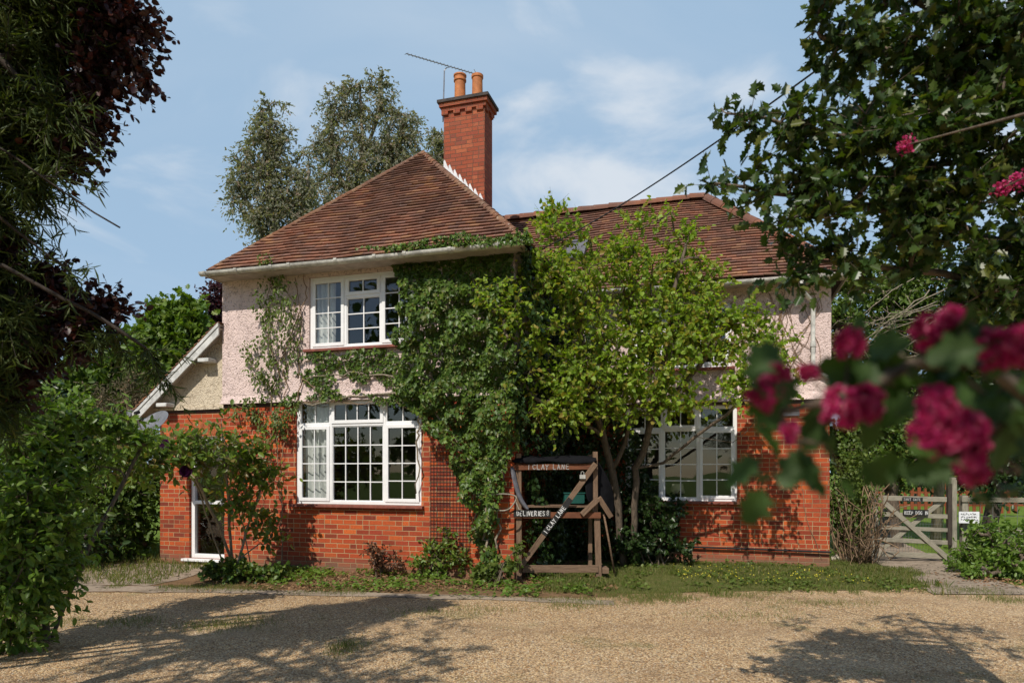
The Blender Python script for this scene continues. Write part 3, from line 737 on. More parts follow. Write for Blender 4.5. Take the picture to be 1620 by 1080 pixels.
b.tube([(ux - .06, we - .07, 4.69), (ux - .06, we - .07, 4.52), (ux - .05, we - .05, 4.47), (ux + .13, RV - .12, 4.36), (ux + .15, RV - .085, 4.30), (ux + .15, RV - .085, 3.30), (ux + .17, RV - .09, 3.24), (ux + .42, RV - .09, 3.10)], .036, 10)
for z in (4.66, 4.28, 3.62, 3.27): b.tube([(ux + (.15 if z < 4.5 else -.06), (RV - .085) if z < 4.5 else (we - .07), z), (ux + (.15 if z < 4.5 else -.06), (RV - .085) if z < 4.5 else (we - .07), z + .07)], .046, 10)
b.build('downpipe', 'old_white', house, smooth=False)

# ------------------------------------------------------------------ chimney
cu0, cu1, cv0, cv1 = 2.90, 3.71, 2.45, 2.89; CK = .36
b = MB(); b.box(cu0, cu1, cv0, cv1, 5.8, 8.72 - CK)
ch = b.build('chimney', 'brick_chimney', house)
b = MB()
for u in (cu0 - .005, cu0 + .235, cu0 + .47, cu1 - .12): b.box(u - .03, u + .1, cv0 - .035, cv0, 8.60 - CK, 8.66 - CK)
for v in (cv0 + .02, cv1 - .14): b.box(cu1, cu1 + .035, v, v + .11, 8.60 - CK, 8.66 - CK)
b.box(cu0 - .035, cu1 + .035, cv0 - .037, cv1 + .035, 8.662 - CK, 8.735 - CK); b.box(cu0 - .07, cu1 + .07, cv0 - .07, cv1 + .07, 8.737 - CK, 8.81 - CK)
b.build('corbelling', 'brick_chimney', ch)
b = MB(); b.box(cu0 - .10, cu1 + .10, cv0 - .10, cv1 + .10, 8.812 - CK, 8.865 - CK)
i = len(b.v); b.v += [(cu0 - .10, cv0 - .10, 8.866 - CK), (cu1 + .10, cv0 - .10, 8.866 - CK), (cu1 + .10, cv1 + .10, 8.866 - CK), (cu0 - .10, cv1 + .10, 8.866 - CK), (cu0 + .12, cv0 + .1, 8.94 - CK), (cu1 - .12, cv0 + .1, 8.94 - CK), (cu1 - .12, cv1 - .1, 8.94 - CK), (cu0 + .12, cv1 - .1, 8.94 - CK)]
for q in ((4, 5, 6, 7), (0, 1, 5, 4), (1, 2, 6, 5), (2, 3, 7, 6), (3, 0, 4, 7)): b.f.append(tuple(i + k for k in q)); b.r.append(.5)
b.build('capping', 'cap', ch)
for (cu, rr, hh) in ((cu0 + .24, .105, 9.44 - CK), (cu1 - .22, .10, 9.38 - CK)):
    b = MB(); cc = (cu, (cv0 + cv1) / 2, 0)
    b.lathe([(rr * 1.02, 8.86 - CK), (rr * 1.0, 9.05 - CK), (rr * .97, hh - .14), (rr * .98, hh - .13), (rr * 1.14, hh - .115), (rr * 1.14, hh - .085), (rr * 1.02, hh - .07), (rr * 1.05, hh - .04), (rr * 1.18, hh - .025), (rr * 1.18, hh), (rr * .86, hh), (rr * .84, 8.9 - CK)] if hh > 9.41 - CK else [(rr * 1.02, 8.86 - CK), (rr, 9.1 - CK), (rr * .97, hh - .06), (rr * 1.12, hh - .05), (rr * 1.13, hh - .005), (rr * 1.1, hh), (rr * .86, hh), (rr * .84, 8.9 - CK)], cc, 24)
    b.build('chimney_pot', 'pot', ch, smooth=False)
b = MB(); zr = lambda u: ap[2] - (u - ap[0]) * RS / uc2
n = 8
for i in range(n):
    ua, ub = cu0 + (cu1 - cu0) * i / n, cu0 + (cu1 - cu0) * (i + 1) / n
    b.face([(ua, cv0 - .012, zr(ua) - .05), (ub, cv0 - .012, zr(ub) - .05), (ub, cv0 - .012, zr(ub) + .19), (ua + .025, cv0 - .012, zr(ua) + .27), (ua, cv0 - .012, zr(ua) + .25)])
b.face([(cu0, cv0 - .014, zr(cu0) + .05), (cu0, cv0 - .14, zr(cu0) + .055), (cu1 + .02, cv0 - .14, zr(cu1) + .055), (cu1 + .02, cv0 - .014, zr(cu1) + .05)])
b.face([(cu1 + .012, cv0, zr(cu1) - .1), (cu1 + .012, cv1, zr(cu1) - .1), (cu1 + .012, cv1, zr(cu1) + .12), (cu1 + .012, cv0, zr(cu1) + .12)])
b.build('stepped_flashing', 'lead', ch)

# ------------------------------------------------------------------ lean-to on the left
lv = .12; l0 = -1.44; dh = (-.82, -.08, .10, 2.17)
b = MB(); wall(b, l0, -.001, -.05, 2.62, lv, [dh]); b.face([(l0, lv, -.05), (l0, lv, 2.62), (l0, 5, 2.62), (l0, 5, -.05)])
b.build('brick_wall', 'brick', house)['label'] = 'lower brick wall of the lean-to'
b = MB(); b.face([(l0 - .1, lv - .03, 2.655), (-.023, lv - .03, 2.655), (-.023, lv - .03, 3.95), (l0 - .1, lv - .03, 2.74)]); b.box(l0 - .1, -.023, lv - .06, lv - .031, 2.62, 2.66)
b.build('gable_render', 'cream', house)
b = MB()
for i in range(7): u = -.86 + i * .115; b.box(u, u + .102, lv - .004, lv + .02, 2.20, 2.42)
b.build('soldier_lintel', simple('lintel_brick', (.42, .12, .035), .85, .45, 14, .5), house)
b = MB(); b.box(l0 - .02, -.002, lv - .02, lv - .001, 2.575, 2.618); b.build('trim_board', 'dark_brick_trim', house)
sl2 = Vector((1.75, 0, 1.42)); SLL = sl2.length; sl2.normalize()
b = MB(); tiles(b, (-1.76, 5, 2.60), (0, -1, 0), sl2, (-sl2.z, 0, sl2.x), SLL, lambda s: 0, lambda s: 5.14)
lr = b.build('lean_to_roof', 'tile_moss', house)
b = MB(); b.face([(-1.74, -.1, 2.58), (0, -.1, 3.99), (0, 5, 3.99), (-1.74, 5, 2.58)]); b.face([(-1.74, -.1, 2.52), (0, -.1, 3.93), (0, 5, 3.93), (-1.74, 5, 2.52)][::-1]); b.face([(-1.74, -.1, 2.52), (0, -.1, 3.93), (0, -.1, 3.99), (-1.74, -.1, 2.58)])
b.build('soffit_boards', 'soffit', lr)
b = MB()
def bq(v0, v1, lo, hi, u0=-1.78, u1=-.004):
    z = lambda u, o_: 2.60 + (u + 1.76) * 1.42 / 1.75 + o_
    i = len(b.v); b.v += [(u0, v0, z(u0, lo)), (u1, v0, z(u1, lo)), (u1, v0, z(u1, hi)), (u0, v0, z(u0, hi)), (u0, v1, z(u0, lo)), (u1, v1, z(u1, lo)), (u1, v1, z(u1, hi)), (u0, v1, z(u0, hi))]
    for q in ((0, 1, 2, 3), (7, 6, 5, 4), (0, 4, 5, 1), (1, 5, 6, 2), (2, 6, 7, 3), (3, 7, 4, 0)): b.f.append(tuple(i + k for k in q)); b.r.append(.5)
bq(-.135, -.108, -.21, -.015); bq(-.15, -.136, -.075, -.012)
b.build('barge_board', 'barge', lr, bevel=.004)
for u, z in ((-.42, 3.42), (-1.28, 2.70)):
    b = MB(); b.box(u - .02, u + .20, -.12, lv - .03, z - .03, z + .035); b.build('roof_bracket', 'barge', lr, bevel=.012)
gm = MB(); gm.tube([(-1.83, -.17, 2.57), (-1.83, 5, 2.57)], .06, 10); gm.build('gutter_end', 'metal', lr)
# door in the lean-to
b = MB(); vf = lv + .05
b.box(dh[0] + .002, dh[0] + .07, vf, vf + .07, dh[2], dh[3] - .002); b.box(dh[1] - .06, dh[1] - .002, vf, vf + .07, dh[2], dh[3] - .002); b.box(dh[0] + .07, dh[1] - .06, vf, vf + .07, dh[3] - .07, dh[3] - .002); b.box(dh[0] + .07, dh[1] - .06, vf, vf + .07, dh[2], dh[2] + .07); b.box(dh[0] + .07, dh[1] - .06, vf + .001, vf + .07, 1.02, 1.08)
d_ = b.build('door', 'upvc', house, bevel=.004)
b = MB(); b.face([(dh[0] + .07, vf + .05, dh[2] + .07), (dh[1] - .06, vf + .05, dh[2] + .07), (dh[1] - .06, vf + .05, dh[3] - .07), (dh[0] + .07, vf + .05, dh[3] - .07)]); b.build('pane', 'glass', d_)
b = MB(); b.box(dh[1] - .09, dh[1] - .07, vf - .05, vf - .03, 1.0, 1.14); b.box(dh[1] - .1, dh[1] - .05, vf - .03, vf, 1.04, 1.07); b.build('handle', 'metal', d_)
b = MB(); b.box(dh[0] - .09, dh[1] + .02, lv - .10, lv + .049, .055, .098); b.build('threshold', 'upvc', d_, bevel=.008)
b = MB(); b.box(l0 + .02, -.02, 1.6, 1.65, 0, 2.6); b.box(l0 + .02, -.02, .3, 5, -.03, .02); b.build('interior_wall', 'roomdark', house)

# ------------------------------------------------------------------ curtains and lamp seen through the panes
def curtain(u0, u1, z0, z1, v, label, waves=5, gather=.0):
    b = MB(); n = 40; m = 8; rows = []
    for j in range(m + 1):
        z = z0 + (z1 - z0) * j / m; k = 1 - gather * math.sin(math.pi * min(1, j / m * 1.1)); row = []
        for i in range(n + 1):
            t = i / n; row.append((u0 + (u1 - u0) * t * k, v + .03 * math.sin(t * waves * 6.283 + j * .2) + .01 * math.sin(t * 31 + j), z))
        rows.append(row)
    for j in range(m):
        for i in range(n): b.face([rows[j][i], rows[j][i + 1], rows[j + 1][i + 1], rows[j + 1][i]], .5)
    c0 = H((u0 + u1) / 2, v, z0)
    root = b.build('curtain', 'curtain'); root.location = HO; root.rotation_euler = (0, 0, -TH)
    # bring the origin to the curtain itself
    me = root.data; dv = Vector(((u0 + u1) / 2, v, z0)); me.transform(Matrix.Translation(-dv)); root.location = c0
    s = root.modifiers.new('cloth', 'SOLIDIFY'); s.thickness = .004
    tag(root, label, 'curtain', 'net curtains behind the panes')
curtain(1.66, 2.02, 3.5, 4.7, .11, 'pale curtain drawn back at the left edge of the upper window beside the ivy', 4)
curtain(3.22, 3.50, 3.5, 4.7, .13, 'pale curtain at the right edge of the upper window beside the ivy', 3)
curtain(1.42, 1.90, 1.07, 2.7, .19, 'pale curtain drawn back at the left edge of the large ground floor window', 4, .15)
curtain(3.40, 3.53, 1.2, 2.7, .18, 'thin pale curtain at the right edge of the large ground floor window', 3)
lp = H(7.12, RV + .5, 1.02)
lamp = empty('table_lamp', tuple(lp), 0, 'cream shaded table lamp standing inside the right hand ground floor window', 'lamp')
b = MB(); b.lathe([(.10, .16), (.135, .165), (.10, .33), (.098, .33), (.13, .168)], n=20); b.build('lamp_shade', 'lampshade', lamp, smooth=True)
b = MB(); b.lathe([(.0, 0), (.07, 0), (.07, .015), (.02, .03), (.035, .08), (.015, .13), (.012, .2), (0, .2)], n=16); b.build('lamp_base', 'metal', lamp, smooth=True)
b = MB(); b.box(-.35, .35, -.2, .2, -.06, -.005); 
for sx in (-.3, .3):
    for sy in (-.15, .15): b.box(sx - .02, sx + .02, sy - .02, sy + .02, -1.0, -.06)
tb = b.build('side_table', 'wood'); tb.location = lp; tb.rotation_euler = (0, 0, -TH); tag(tb, 'low wooden table carrying the cream lamp inside the right window', 'table')

# ------------------------------------------------------------------ dish and aerial
dp = at(241, 668, 10.75)
dish = empty('satellite_dish', tuple(dp), 0, 'dull grey satellite dish mounted on the outer corner of the lean-to', 'satellite dish')
rot = Vector((-.30, -.66, .68)).to_track_quat('Z', 'Y').to_matrix()
b = MB(); b.lathe([(0, -.055), (.09, -.05), (.18, -.033), (.26, -.004), (.272, .002), (.272, -.004), (.18, -.043), (0, -.062)], n=36, mat=rot); b.build('reflector', 'dishgrey', dish, smooth=True)
b = MB(); v0 = rot @ Vector((0, -.25, -.03)); v1 = rot @ Vector((0, -.12, .30)); b.tube([tuple(v0), tuple(v1)], .011, 6); b.build('arm', 'metal', dish)
b = MB(); v2 = rot @ Vector((0, -.05, .27)); b.tube([tuple(v1), tuple(v2)], .028, 10); b.build('receiver', 'black', dish)
wl = Vector(H(l0 - .01, lv + .1, 2.2)) - Vector(dp); b = MB(); b.tube([tuple(rot @ Vector((0, 0, -.06))), (0.05, .15, -.05), tuple(wl)], .018, 8); b.build('wall_bracket', 'metal', dish)
apx = H(cu0 - .06, cv0 + .1, 8.7 - CK)
aer = empty('tv_aerial', tuple(apx), 0, 'long comb shaped television aerial on a thin mast beside the chimney', 'aerial')
top = at(703, 112, apx[1]) - apx
b = MB(); b.tube([(0, 0, -.15), tuple(top)], .013, 8); b.build('mast', 'metal', aer)
q0 = at(642, 85, apx[1] - .2) - apx; q1 = at(754, 118, apx[1] + .5) - apx
b = MB(); b.tube([tuple(q0), tuple(q1)], .009, 6); dd = Vector(q1 - q0).normalized(); b.tube([tuple(top), tuple(top + np.array([.04, -.02, .04])), tuple(q0 + (q1 - q0) * .62)], .01, 6)
cr = Vector((.25, .75, .62)).normalized()
for i in range(20):
    c = Vector(q0 + (q1 - q0) * (i + .2) / 20); b.beam(c - cr * .085, c + cr * .085, .009, .009, r=.5)
b.build('boom', 'metal', aer)
b = MB(); e0 = Vector(q1); b.tube([tuple(e0 - Vector((0.05, 0, .1))), tuple(e0), tuple(e0 + Vector((-.05, 0, .1)))], .007, 5); b.build('reflector', 'metal', aer)

# ------------------------------------------------------------------ hand painted lettering
GL = {
 'I': [[(.3, 0), (.32, 1)]], 'L': [[(.05, 1), (.02, .02), (.6, 0)]], 'N': [[(0, 0), (.03, 1), (.6, .02), (.62, 1)]],
 'C': [[(.65, .85), (.45, 1), (.15, .85), (.02, .5), (.15, .12), (.42, 0), (.66, .15)]], 'A': [[(0, 0), (.33, 1), (.68, 0)], [(.13, .36), (.55, .36)]],
 'Y': [[(0, 1), (.33, .52), (.68, 1)], [(.33, .52), (.24, -.05)]], 'E': [[(.6, 1), (.04, .98), (.02, .02), (.62, 0)], [(.04, .52), (.5, .53)]],
 'D': [[(.05, 0), (.03, 1), (.42, .92), (.64, .55), (.5, .12), (.05, 0)]], 'V': [[(0, 1), (.33, 0), (.66, 1)]],
 'R': [[(.03, 0), (.04, 1), (.45, .96), (.56, .75), (.4, .5), (.05, .46)], [(.3, .48), (.62, 0)]], 'S': [[(.58, .88), (.35, 1), (.08, .82), (.15, .58), (.5, .42), (.56, .16), (.3, 0), (.02, .14)]],
 'H': [[(.03, 0), (.03, 1)], [(.62, 0), (.6, 1)], [(.03, .5), (.6, .52)]], 'U': [[(.03, 1), (.04, .2), (.3, 0), (.58, .2), (.6, 1)]], 'T': [[(0, .97), (.66, 1)], [(.33, 1), (.32, 0)]],
 'G': [[(.64, .85), (.4, 1), (.12, .82), (.02, .45), (.18, .08), (.45, 0), (.64, .2), (.64, .45), (.4, .45)]], 'K': [[(.04, 0), (.04, 1)], [(.6, 1), (.08, .45), (.62, 0)]],
 'P': [[(.04, 0), (.04, 1), (.45, .97), (.58, .74), (.42, .5), (.05, .47)]], 'O': [[(.33, 1), (.08, .8), (.02, .45), (.15, .08), (.36, 0), (.6, .2), (.65, .55), (.52, .9), (.33, 1)]],
 '#': [[(.3, .0), (.05, .26), (.3, .5), (.55, .26), (.3, .0)], [(.08, .74), (.3, 1.0), (.52, .74)], [(.1, .62), (.3, .5), (.5, .62)]],
}
def letters(mb, text, o, xd, up, h, stroke, adv=.86, seed=1, xs=.82):
    rr = random.Random(seed); o = Vector(o); xd = Vector(xd).normalized(); up = Vector(up).normalized(); nn = xd.cross(up); x = 0
    for ch_ in text:
        if ch_ == ' ': x += .62 * h; continue
        sc = h * rr.uniform(.92, 1.06); dy = rr.uniform(-.05, .05) * h; tl = rr.uniform(-.05, .05)
        for st in GL[ch_]:
            for a, c in zip(st, st[1:]):
                P = lambda q: o + xd * (x + (q[0] * xs + tl * q[1]) * sc) + up * (dy + q[1] * sc)
                pa, pc = P(a), P(c); d = (pc - pa).normalized() * stroke * .45
                mb.beam(pa - d, pc + d, .0035, stroke * rr.uniform(.85, 1.1), up=(pc - pa).cross(nn), r=.5)
        x += (.45 if ch_ == 'I' else adv) * h
    return x

# ------------------------------------------------------------------ delivery stand
sp = at(821, 917, 9.92)
stall = empty('delivery_stand', tuple(sp), R(2), 'rickety timber delivery stand draped in black sheeting with hand painted address lettering', 'delivery stand')
k_ = .00917 / 4.5
def Z4(x, y, d=0.0): return ((x - 140) * k_, d, (1020 - y) * k_)
def st_beam(name, p, q, w_, h_, mat='wood', up=(0, 1, 0), label=None, par=stall):
    b = MB(); b.beam(p, q, w_, h_, up=up); o = b.build(name, mat, par, bevel=.004, along=True)
    if label: o['label'] = label
    return o
st_beam('post', Z4(141, 1022), Z4(137, 118), .078, .05); st_beam('post', Z4(712, 1012), Z4(698, 560), .085, .05); st_beam('post', Z4(690, 560, .03), Z4(688, 105, .03), .07, .05)
st_beam('post', Z4(185, 1000, .55), Z4(185, 130, .55), .06, .05); st_beam('post', Z4(690, 1000, .55), Z4(690, 120, .55), .06, .05)
st_beam('top_rail', Z4(95, 216, -.03), Z4(690, 212, -.03), .085, .03, 'wood_red'); st_beam('front_rail', Z4(100, 556, -.045), Z4(722, 558, -.045), .085, .035, 'wood_red')
st_beam('lower_rail', Z4(165, 938, -.03), Z4(705, 940, -.03), .105, .035); st_beam('lower_rail', Z4(165, 990, .5), Z4(780, 990, .5), .08, .035)
st_beam('brace', Z4(152, 918, -.075), Z4(684, 190, -.07), .078, .03, 'wood')
st_beam('side_rail', Z4(140, 556, 0), Z4(185, 556, .55), .05, .03, up=(1, 0, 0)); st_beam('side_rail', Z4(700, 950, 0), Z4(760, 950, .5), .05, .08, up=(1, 0, 0))
b = MB(); 
for i in range(4): b.box(*sorted((Z4(165, 0)[0], Z4(690, 0)[0])), .03 + i * .14, .03 + i * .14 + .132, Z4(0, 504)[2], Z4(0, 492)[2])
b.build('shelf', 'wood', stall, along=True)
st_beam('gable_strut', Z4(582, 552, -.1), Z4(698, 442, -.1), .075, .05); st_beam('gable_strut', Z4(705, 432, -.08), Z4(798, 572, -.02), .075, .05)
b = MB(); b.box(*sorted((Z4(735, 0)[0], Z4(782, 0)[0])), -.05, .2, Z4(0, 975)[2], Z4(0, 935)[2]); b.build('foot_block', 'wood', stall, bevel=.006)
b = MB(); b.box(*sorted((Z4(568, 0)[0], Z4(608, 0)[0])), -.12, -.085, Z4(0, 298)[2], Z4(0, 270)[2]); b.tube([Z4(578, 270, -.10), Z4(578, 252, -.10), Z4(588, 246, -.10), Z4(598, 252, -.10), Z4(598, 270, -.10)], .004, 6); b.build('latch', 'old_white', stall)
def cloth(name, rows, mat, par, th=.006, n=3):
    "rows of points -> draped sheet"
    b = MB()
    for r0, r1 in zip(rows, rows[1:]):
        for i in range(len(r0) - 1): b.face([r0[i], r0[i + 1], r1[i + 1], r1[i]], .5)
    o = b.build(name, mat, par, smooth=True)
    w1 = o.modifiers.new('weld', 'WELD'); w1.merge_threshold = .0005
    s1 = o.modifiers.new('sub', 'SUBSURF'); s1.levels = s1.render_levels = 2
    s2 = o.modifiers.new('thick', 'SOLIDIFY'); s2.thickness = th; return o
rc = random.Random(3)
rows = []
for j, (d, z) in enumerate([(-.07, 186), (-.085, 170), (-.05, 150), (.1, 135), (.35, 128), (.6, 150)]):
    rows.append([Z4(90 + i * (600 / 8), z + 6 * math.sin(i * 1.3 + j) + rc.uniform(-3, 3), d + rc.uniform(-.01, .01)) for i in range(9)])
cloth('roof_sheet', rows, 'tarp', stall)
rows = []
for j in range(7):
    t = j / 6; xl = 690 - 60 * t - 45 * math.sin(t * 3.1); xr = 745 + 110 * math.sin(min(1, t * 1.3) * 1.7); y0 = 165 + 300 * t; y1 = 195 + 370 * t
    rows.append([Z4(xl + (xr - xl) * i / 6, y0 + (y1 - y0) * i / 6, -.06 + .03 * math.sin(i * 1.9 + j * .7) + .40 * i / 6) for i in range(7)])
cloth('side_sheet', rows, 'tarp', stall)
rows = [[Z4(x - 15, y, -.06 - .03 * math.sin(j)), Z4(x, y + 2, -.09), Z4(x + 16, y - 4, -.05)] for j, (x, y) in enumerate([(88, 215), (98, 270), (115, 345), (138, 420), (165, 475), (200, 518)])]
cloth('edging_strip', rows, 'greyfelt', stall)
b = MB(); b.beam(Z4(100, 543, -.068), Z4(362, 546, -.068), .095, .008, up=(0, 1, 0)); sb = b.build('sign_board', 'black', stall)
b = MB(); letters(b, 'DELIVERIES', Z4(124, 560, -.076), (1, 0, 0), (0, 0, 1), .064, .0085, .70, 2, .70); x_ = Z4(333, 560, -.076); b.build('lettering', 'paint_white', sb)
b = MB(); letters(b, '#', x_, (1, 0, 0), (0, 0, 1), .074, .009, 1, 5); b.build('lettering', 'paint_dull', sb)
b = MB(); letters(b, 'I CLAY LANE', Z4(200, 231, -.052), (1, 0, 0), (0, 0, 1), .070, .0085, .90, 7); o = b.build('lettering', 'paint_dull', stall); o['label'] = 'dull white 1 CLAY LANE on the top rail'
p = Vector(Z4(312, 692, -.094)); q = Vector(Z4(505, 440, -.094)); d = (q - p).normalized()
b = MB(); b.beam(p, q, .084, .006, up=(0, 1, 0)); sb = b.build('brace_board', 'black', stall)
up_ = Vector((-d.z, 0, d.x)); b = MB(); letters(b, 'I CLAY LANE', p + d * .035 - up_ * .026 + Vector((0, -.006, 0)), d, up_, .056, .0085, .86, 9, .78); o = b.build('lettering', 'paint_white', sb); o['label'] = 'bright white 1 CLAY LANE climbing the diagonal brace'
# things on and by the stand
cp = at(909, 796, 10.15)
cr_ = empty('plastic_crate', tuple(cp), R(4), 'teal green plastic crate standing on the shelf of the delivery stand', 'crate')
b = MB(); b.box(-.15, .15, 0, .005, 0, .16); b.box(-.15, .15, .195, .2, 0, .16); b.box(-.15, -.145, .005, .195, 0, .16); b.box(.145, .15, .005, .195, 0, .16); b.box(-.145, .145, .005, .195, 0, .005); b.build('tub', 'teal', cr_, bevel=.002)
b = MB(); b.box(-.16, .16, -.012, -.001, .145, .165); b.box(-.16, .16, .201, .212, .145, .165); b.box(-.162, -.151, -.001, .201, .145, .165); b.box(.151, .162, -.001, .201, .145, .165); b.build('rim', 'teal', cr_)
pp = at(972, 906, 10.1); b = MB(); q = at(955, 812, 10.0) - pp; b.tube([(0, 0, 0), tuple(q * .5 + np.array([.004, 0, 0])), tuple(q)], [.016, .015, .014], 8)
o = b.build('wooden_pole', 'wood', None, smooth=True, along=False); o.location = pp; tag(o, 'thin bare pole leaning against the right end of the delivery stand', 'pole')
rp = at(794, 792, 9.62); b = MB()
ring = [(.20 * math.cos(t) * (1 + .08 * math.sin(3 * t)), .02 * math.sin(2 * t), .118 * math.sin(t) + .02 * math.cos(2 * t)) for t in np.linspace(0, 6.4, 40)]
b.tube(ring, .011, 6); b.tube([(-.12, 0, .08), (-.17, .01, .22), (-.2, .02, .33)], .010, 6); b.tube([(.19, 0, 0), (.24, -.02, -.12), (.29, -.02, -.13)], .008, 6)
o = b.build('rope_loop', 'rope', None, smooth=True); o.location = rp; tag(o, 'loop of stiff weathered rope hanging in the ivy left of the delivery stand', 'rope')

# ------------------------------------------------------------------ trellis and overhead cable
tb_ = MB()
for i in range(13): x = 3.72 + i * .052; tb_.beam((x, -.03, .35), (x, -.03, 1.95), .006, .006)
for j in range(31): z = .36 + j * .052; tb_.beam((3.71, -.036, z), (4.36, -.036, z), .006, .006)
o = tb_.build('trellis_netting', 'black'); o.location = HO; o.rotation_euler = (0, 0, -TH); me = o.data; me.transform(Matrix.Translation((-3.72, .03, -.35))); o.location = H(3.72, -.03, .35); tag(o, 'square mesh plastic trellis on the brick between window and ivy', 'trellis')
A = at(858, 394, 9.4); B_ = at(1740, -230, 3.0); b = MB(); pts = []
for i in range(41):
    t = i / 40; p = A + (B_ - A) * t; p[2] -= .55 * 4 * t * (1 - t) * .25; pts.append(tuple(p - A))
b.tube(pts, .0075, 6); o = b.build('overhead_cable', 'cable', None, smooth=True); o.location = A; tag(o, 'black overhead cable rising from the gutter towards the holly', 'cable')

# ------------------------------------------------------------------ gate and fences
gp = at(1385, 888, 11.95); kg = 11.95 / FPX / 5.685
gate = empty('garden_gate', tuple(gp), R(-2), 'silvered five bar wooden garden gate with two small black notices', 'gate')
def G(x, y, d=0.0): return ((x - 142) * kg, d, (842 - y) * kg)
def gb(name, p, q, w_, h_=.03): 
    b = MB(); b.beam(p, q, w_, h_, up=(0, 1, 0)); return b.build(name, 'wood_grey', gate, bevel=.004, along=True)
gb('bar', G(150, 268), G(765, 282), .085, .045); gb('bar', G(150, 412), G(775, 436), .078); gb('bar', G(150, 530), G(775, 556), .068); gb('bar', G(150, 640), G(775, 668), .075); gb('bar', G(165, 770), G(775, 792), .09)
gb('brace', G(190, 290, -.035), G(770, 808, -.035), .085, .025); gb('brace', G(735, 300, .035), G(215, 722, .035), .08, .025)
gb('stile', G(142, 235), G(148, 835), .07, .05); o = gb('stile', G(790, 140), G(792, 690), .07, .07); o.data.materials[0] = M['bark_dark']
for (tx, x0, x1, y0, y1, hh, adv) in (('SHUT GATE', 366, 542, 262, 296, .042, .80), ('KEEP DOG IN', 372, 592, 372, 420, .056, .70)):
    b = MB(); b.beam(G(x0, (y0 + y1) / 2, -.055), G(x1, (y0 + y1) / 2 + 4, -.055), (y1 - y0) * kg * 1.1, .012, up=(0, 1, 0)); sb = b.build('notice', 'black', gate)
    b = MB(); letters(b, tx, G(x0 + 9, y1 - 7, -.064), (1, 0, -.02), (0, 0, 1), hh, .0065, adv, len(tx), .78); b.build('lettering', 'paint_dull' if tx[0] == 'S' else 'paint_white', sb)
def post(name, px, py0, py1, Y, w_, mat, label):
    p = at(px, py1, Y); h_ = (py1 - py0) / FPX * Y; b = MB(); b.box(-w_ / 2, w_ / 2, -w_ / 2, w_ / 2, -.05, h_ * .97); b.box(-w_ * .42, w_ * .42, -w_ * .42, w_ * .42, h_ * .97, h_)
    o = b.build(name, mat, None, bevel=.01, along=True); p[2] = 0; o.location = p; tag(o, label, 'post'); return o
post('gate_post', 1378, 776, 889, 11.9, .11, 'wood_grey', 'pale leaning gate post half hidden by dry creeper stems')
post('gate_post', 1507, 754, 887, 11.95, .10, 'wood_grey', 'tall grey gate post at the latch side of the gate')
pf = at(1420, 813, 24); kp = 24 / FPX / 5.685
fence = empty('picket_fence', (pf[0], 24, 0), 0, 'red brown picket fence far behind the garden gate', 'fence')
xs_ = [-60 + 62 * i for i in range(20)]
b = MB()
for i, x in enumerate(xs_):
    X = (x - 340) * kp + 1.1; tall = (x > 690 and x < 740); hgt = 1.28 if i % 6 == 3 else 1.0 + .02 * math.sin(i * 3)
    b2 = MB(); b2.box(X - .055, X + .055, -.02, .0, .1, hgt); b2.build('picket', 'picket', fence)
b.box(-1.2, 5.2, .002, .05, .35, .43); b.box(-1.2, 5.2, .002, .05, .80, .87); b.build('rail', 'picket', fence)
# post and rail fence with wire, right of the gate
fp = at(1520, 886, 12.1)
rf = empty('rail_fence', (fp[0], 12.1, 0), R(-3), 'low post and rail fence with wire netting right of the gate', 'fence')
for i, x in enumerate((0.05, 1.5, 3.0)):
    b = MB(); b.box(x - .05, x + .05, -.05, .05, -.05, 1.15); b.build('post', 'wood_grey', rf, bevel=.006, along=True)
for z in (.52, 1.08):
    b = MB(); b.beam((-.02, -.06, z), (3.1, -.06, z - .02), .085, .03, up=(0, 1, 0)); b.build('rail', 'wood_grey', rf, bevel=.004, along=True)
b = MB()
for i in range(14): x = .12 + i * .21; b.beam((x, .0, .05), (x + .01, 0, 1.02), .005, .005)
for z in (.12, .25, .4, .58, .78, 1.0): b.beam((.05, 0, z), (3.0, 0, z), .005, .005)
b.build('wire_netting', 'metal', rf)
bn = at(1533, 827, 11.9)
o = MB(); o.box(-.17, .17, -.006, .006, 0, .20); sg = o.build('white_notice', 'white_sign'); sg.location = bn; sg.rotation_euler = (0, 0, R(-4)); tag(sg, 'small white notice with dark scrawled writing right of the gate post', 'notice')
b = MB(); rq = random.Random(11)
for row, z in enumerate((.155, .105, .06)):
    x = -.14
    while x < .12:
        L = rq.uniform(.015, .04); pts = [(x + L * t / 4, -.009, z + rq.uniform(-.014, .016)) for t in range(5)]
        for a, c in zip(pts, pts[1:]): b.beam(a, c, .003, .007, up=(0, 0, 1), r=.5)
        x += L + rq.uniform(.008, .02)
b.build('scrawl', 'black', sg)
# wire on the gate
b = MB()
for i in range(24): x = 160 + i * 26; b.beam(G(x, 450, .05), G(x, 800, .05), .003, .003)
for j in range(10): b.beam(G(150, 455 + j * 38, .05), G(775, 470 + j * 38, .05), .003, .003)
b.build('wire_netting', 'metal', gate)
# pale stone at the corner of the house
p = at(1331, 886, 12.0); b = MB(); rs = random.Random(4)
b.lathe([(0, -.03), (.11, -.02), (.15, .03), (.12, .09), (.05, .12), (0, .125)], n=9); b.v = [(x * rs.uniform(.8, 1.25) * 1.2, y * rs.uniform(.8, 1.2) * .8, z * rs.uniform(.85, 1.15)) for x, y, z in b.v]
o = b.build('rock', 'stone'); p[2] = 0; o.location = p; tag(o, 'pale angular stone lying at the right hand corner of the house', 'stone')

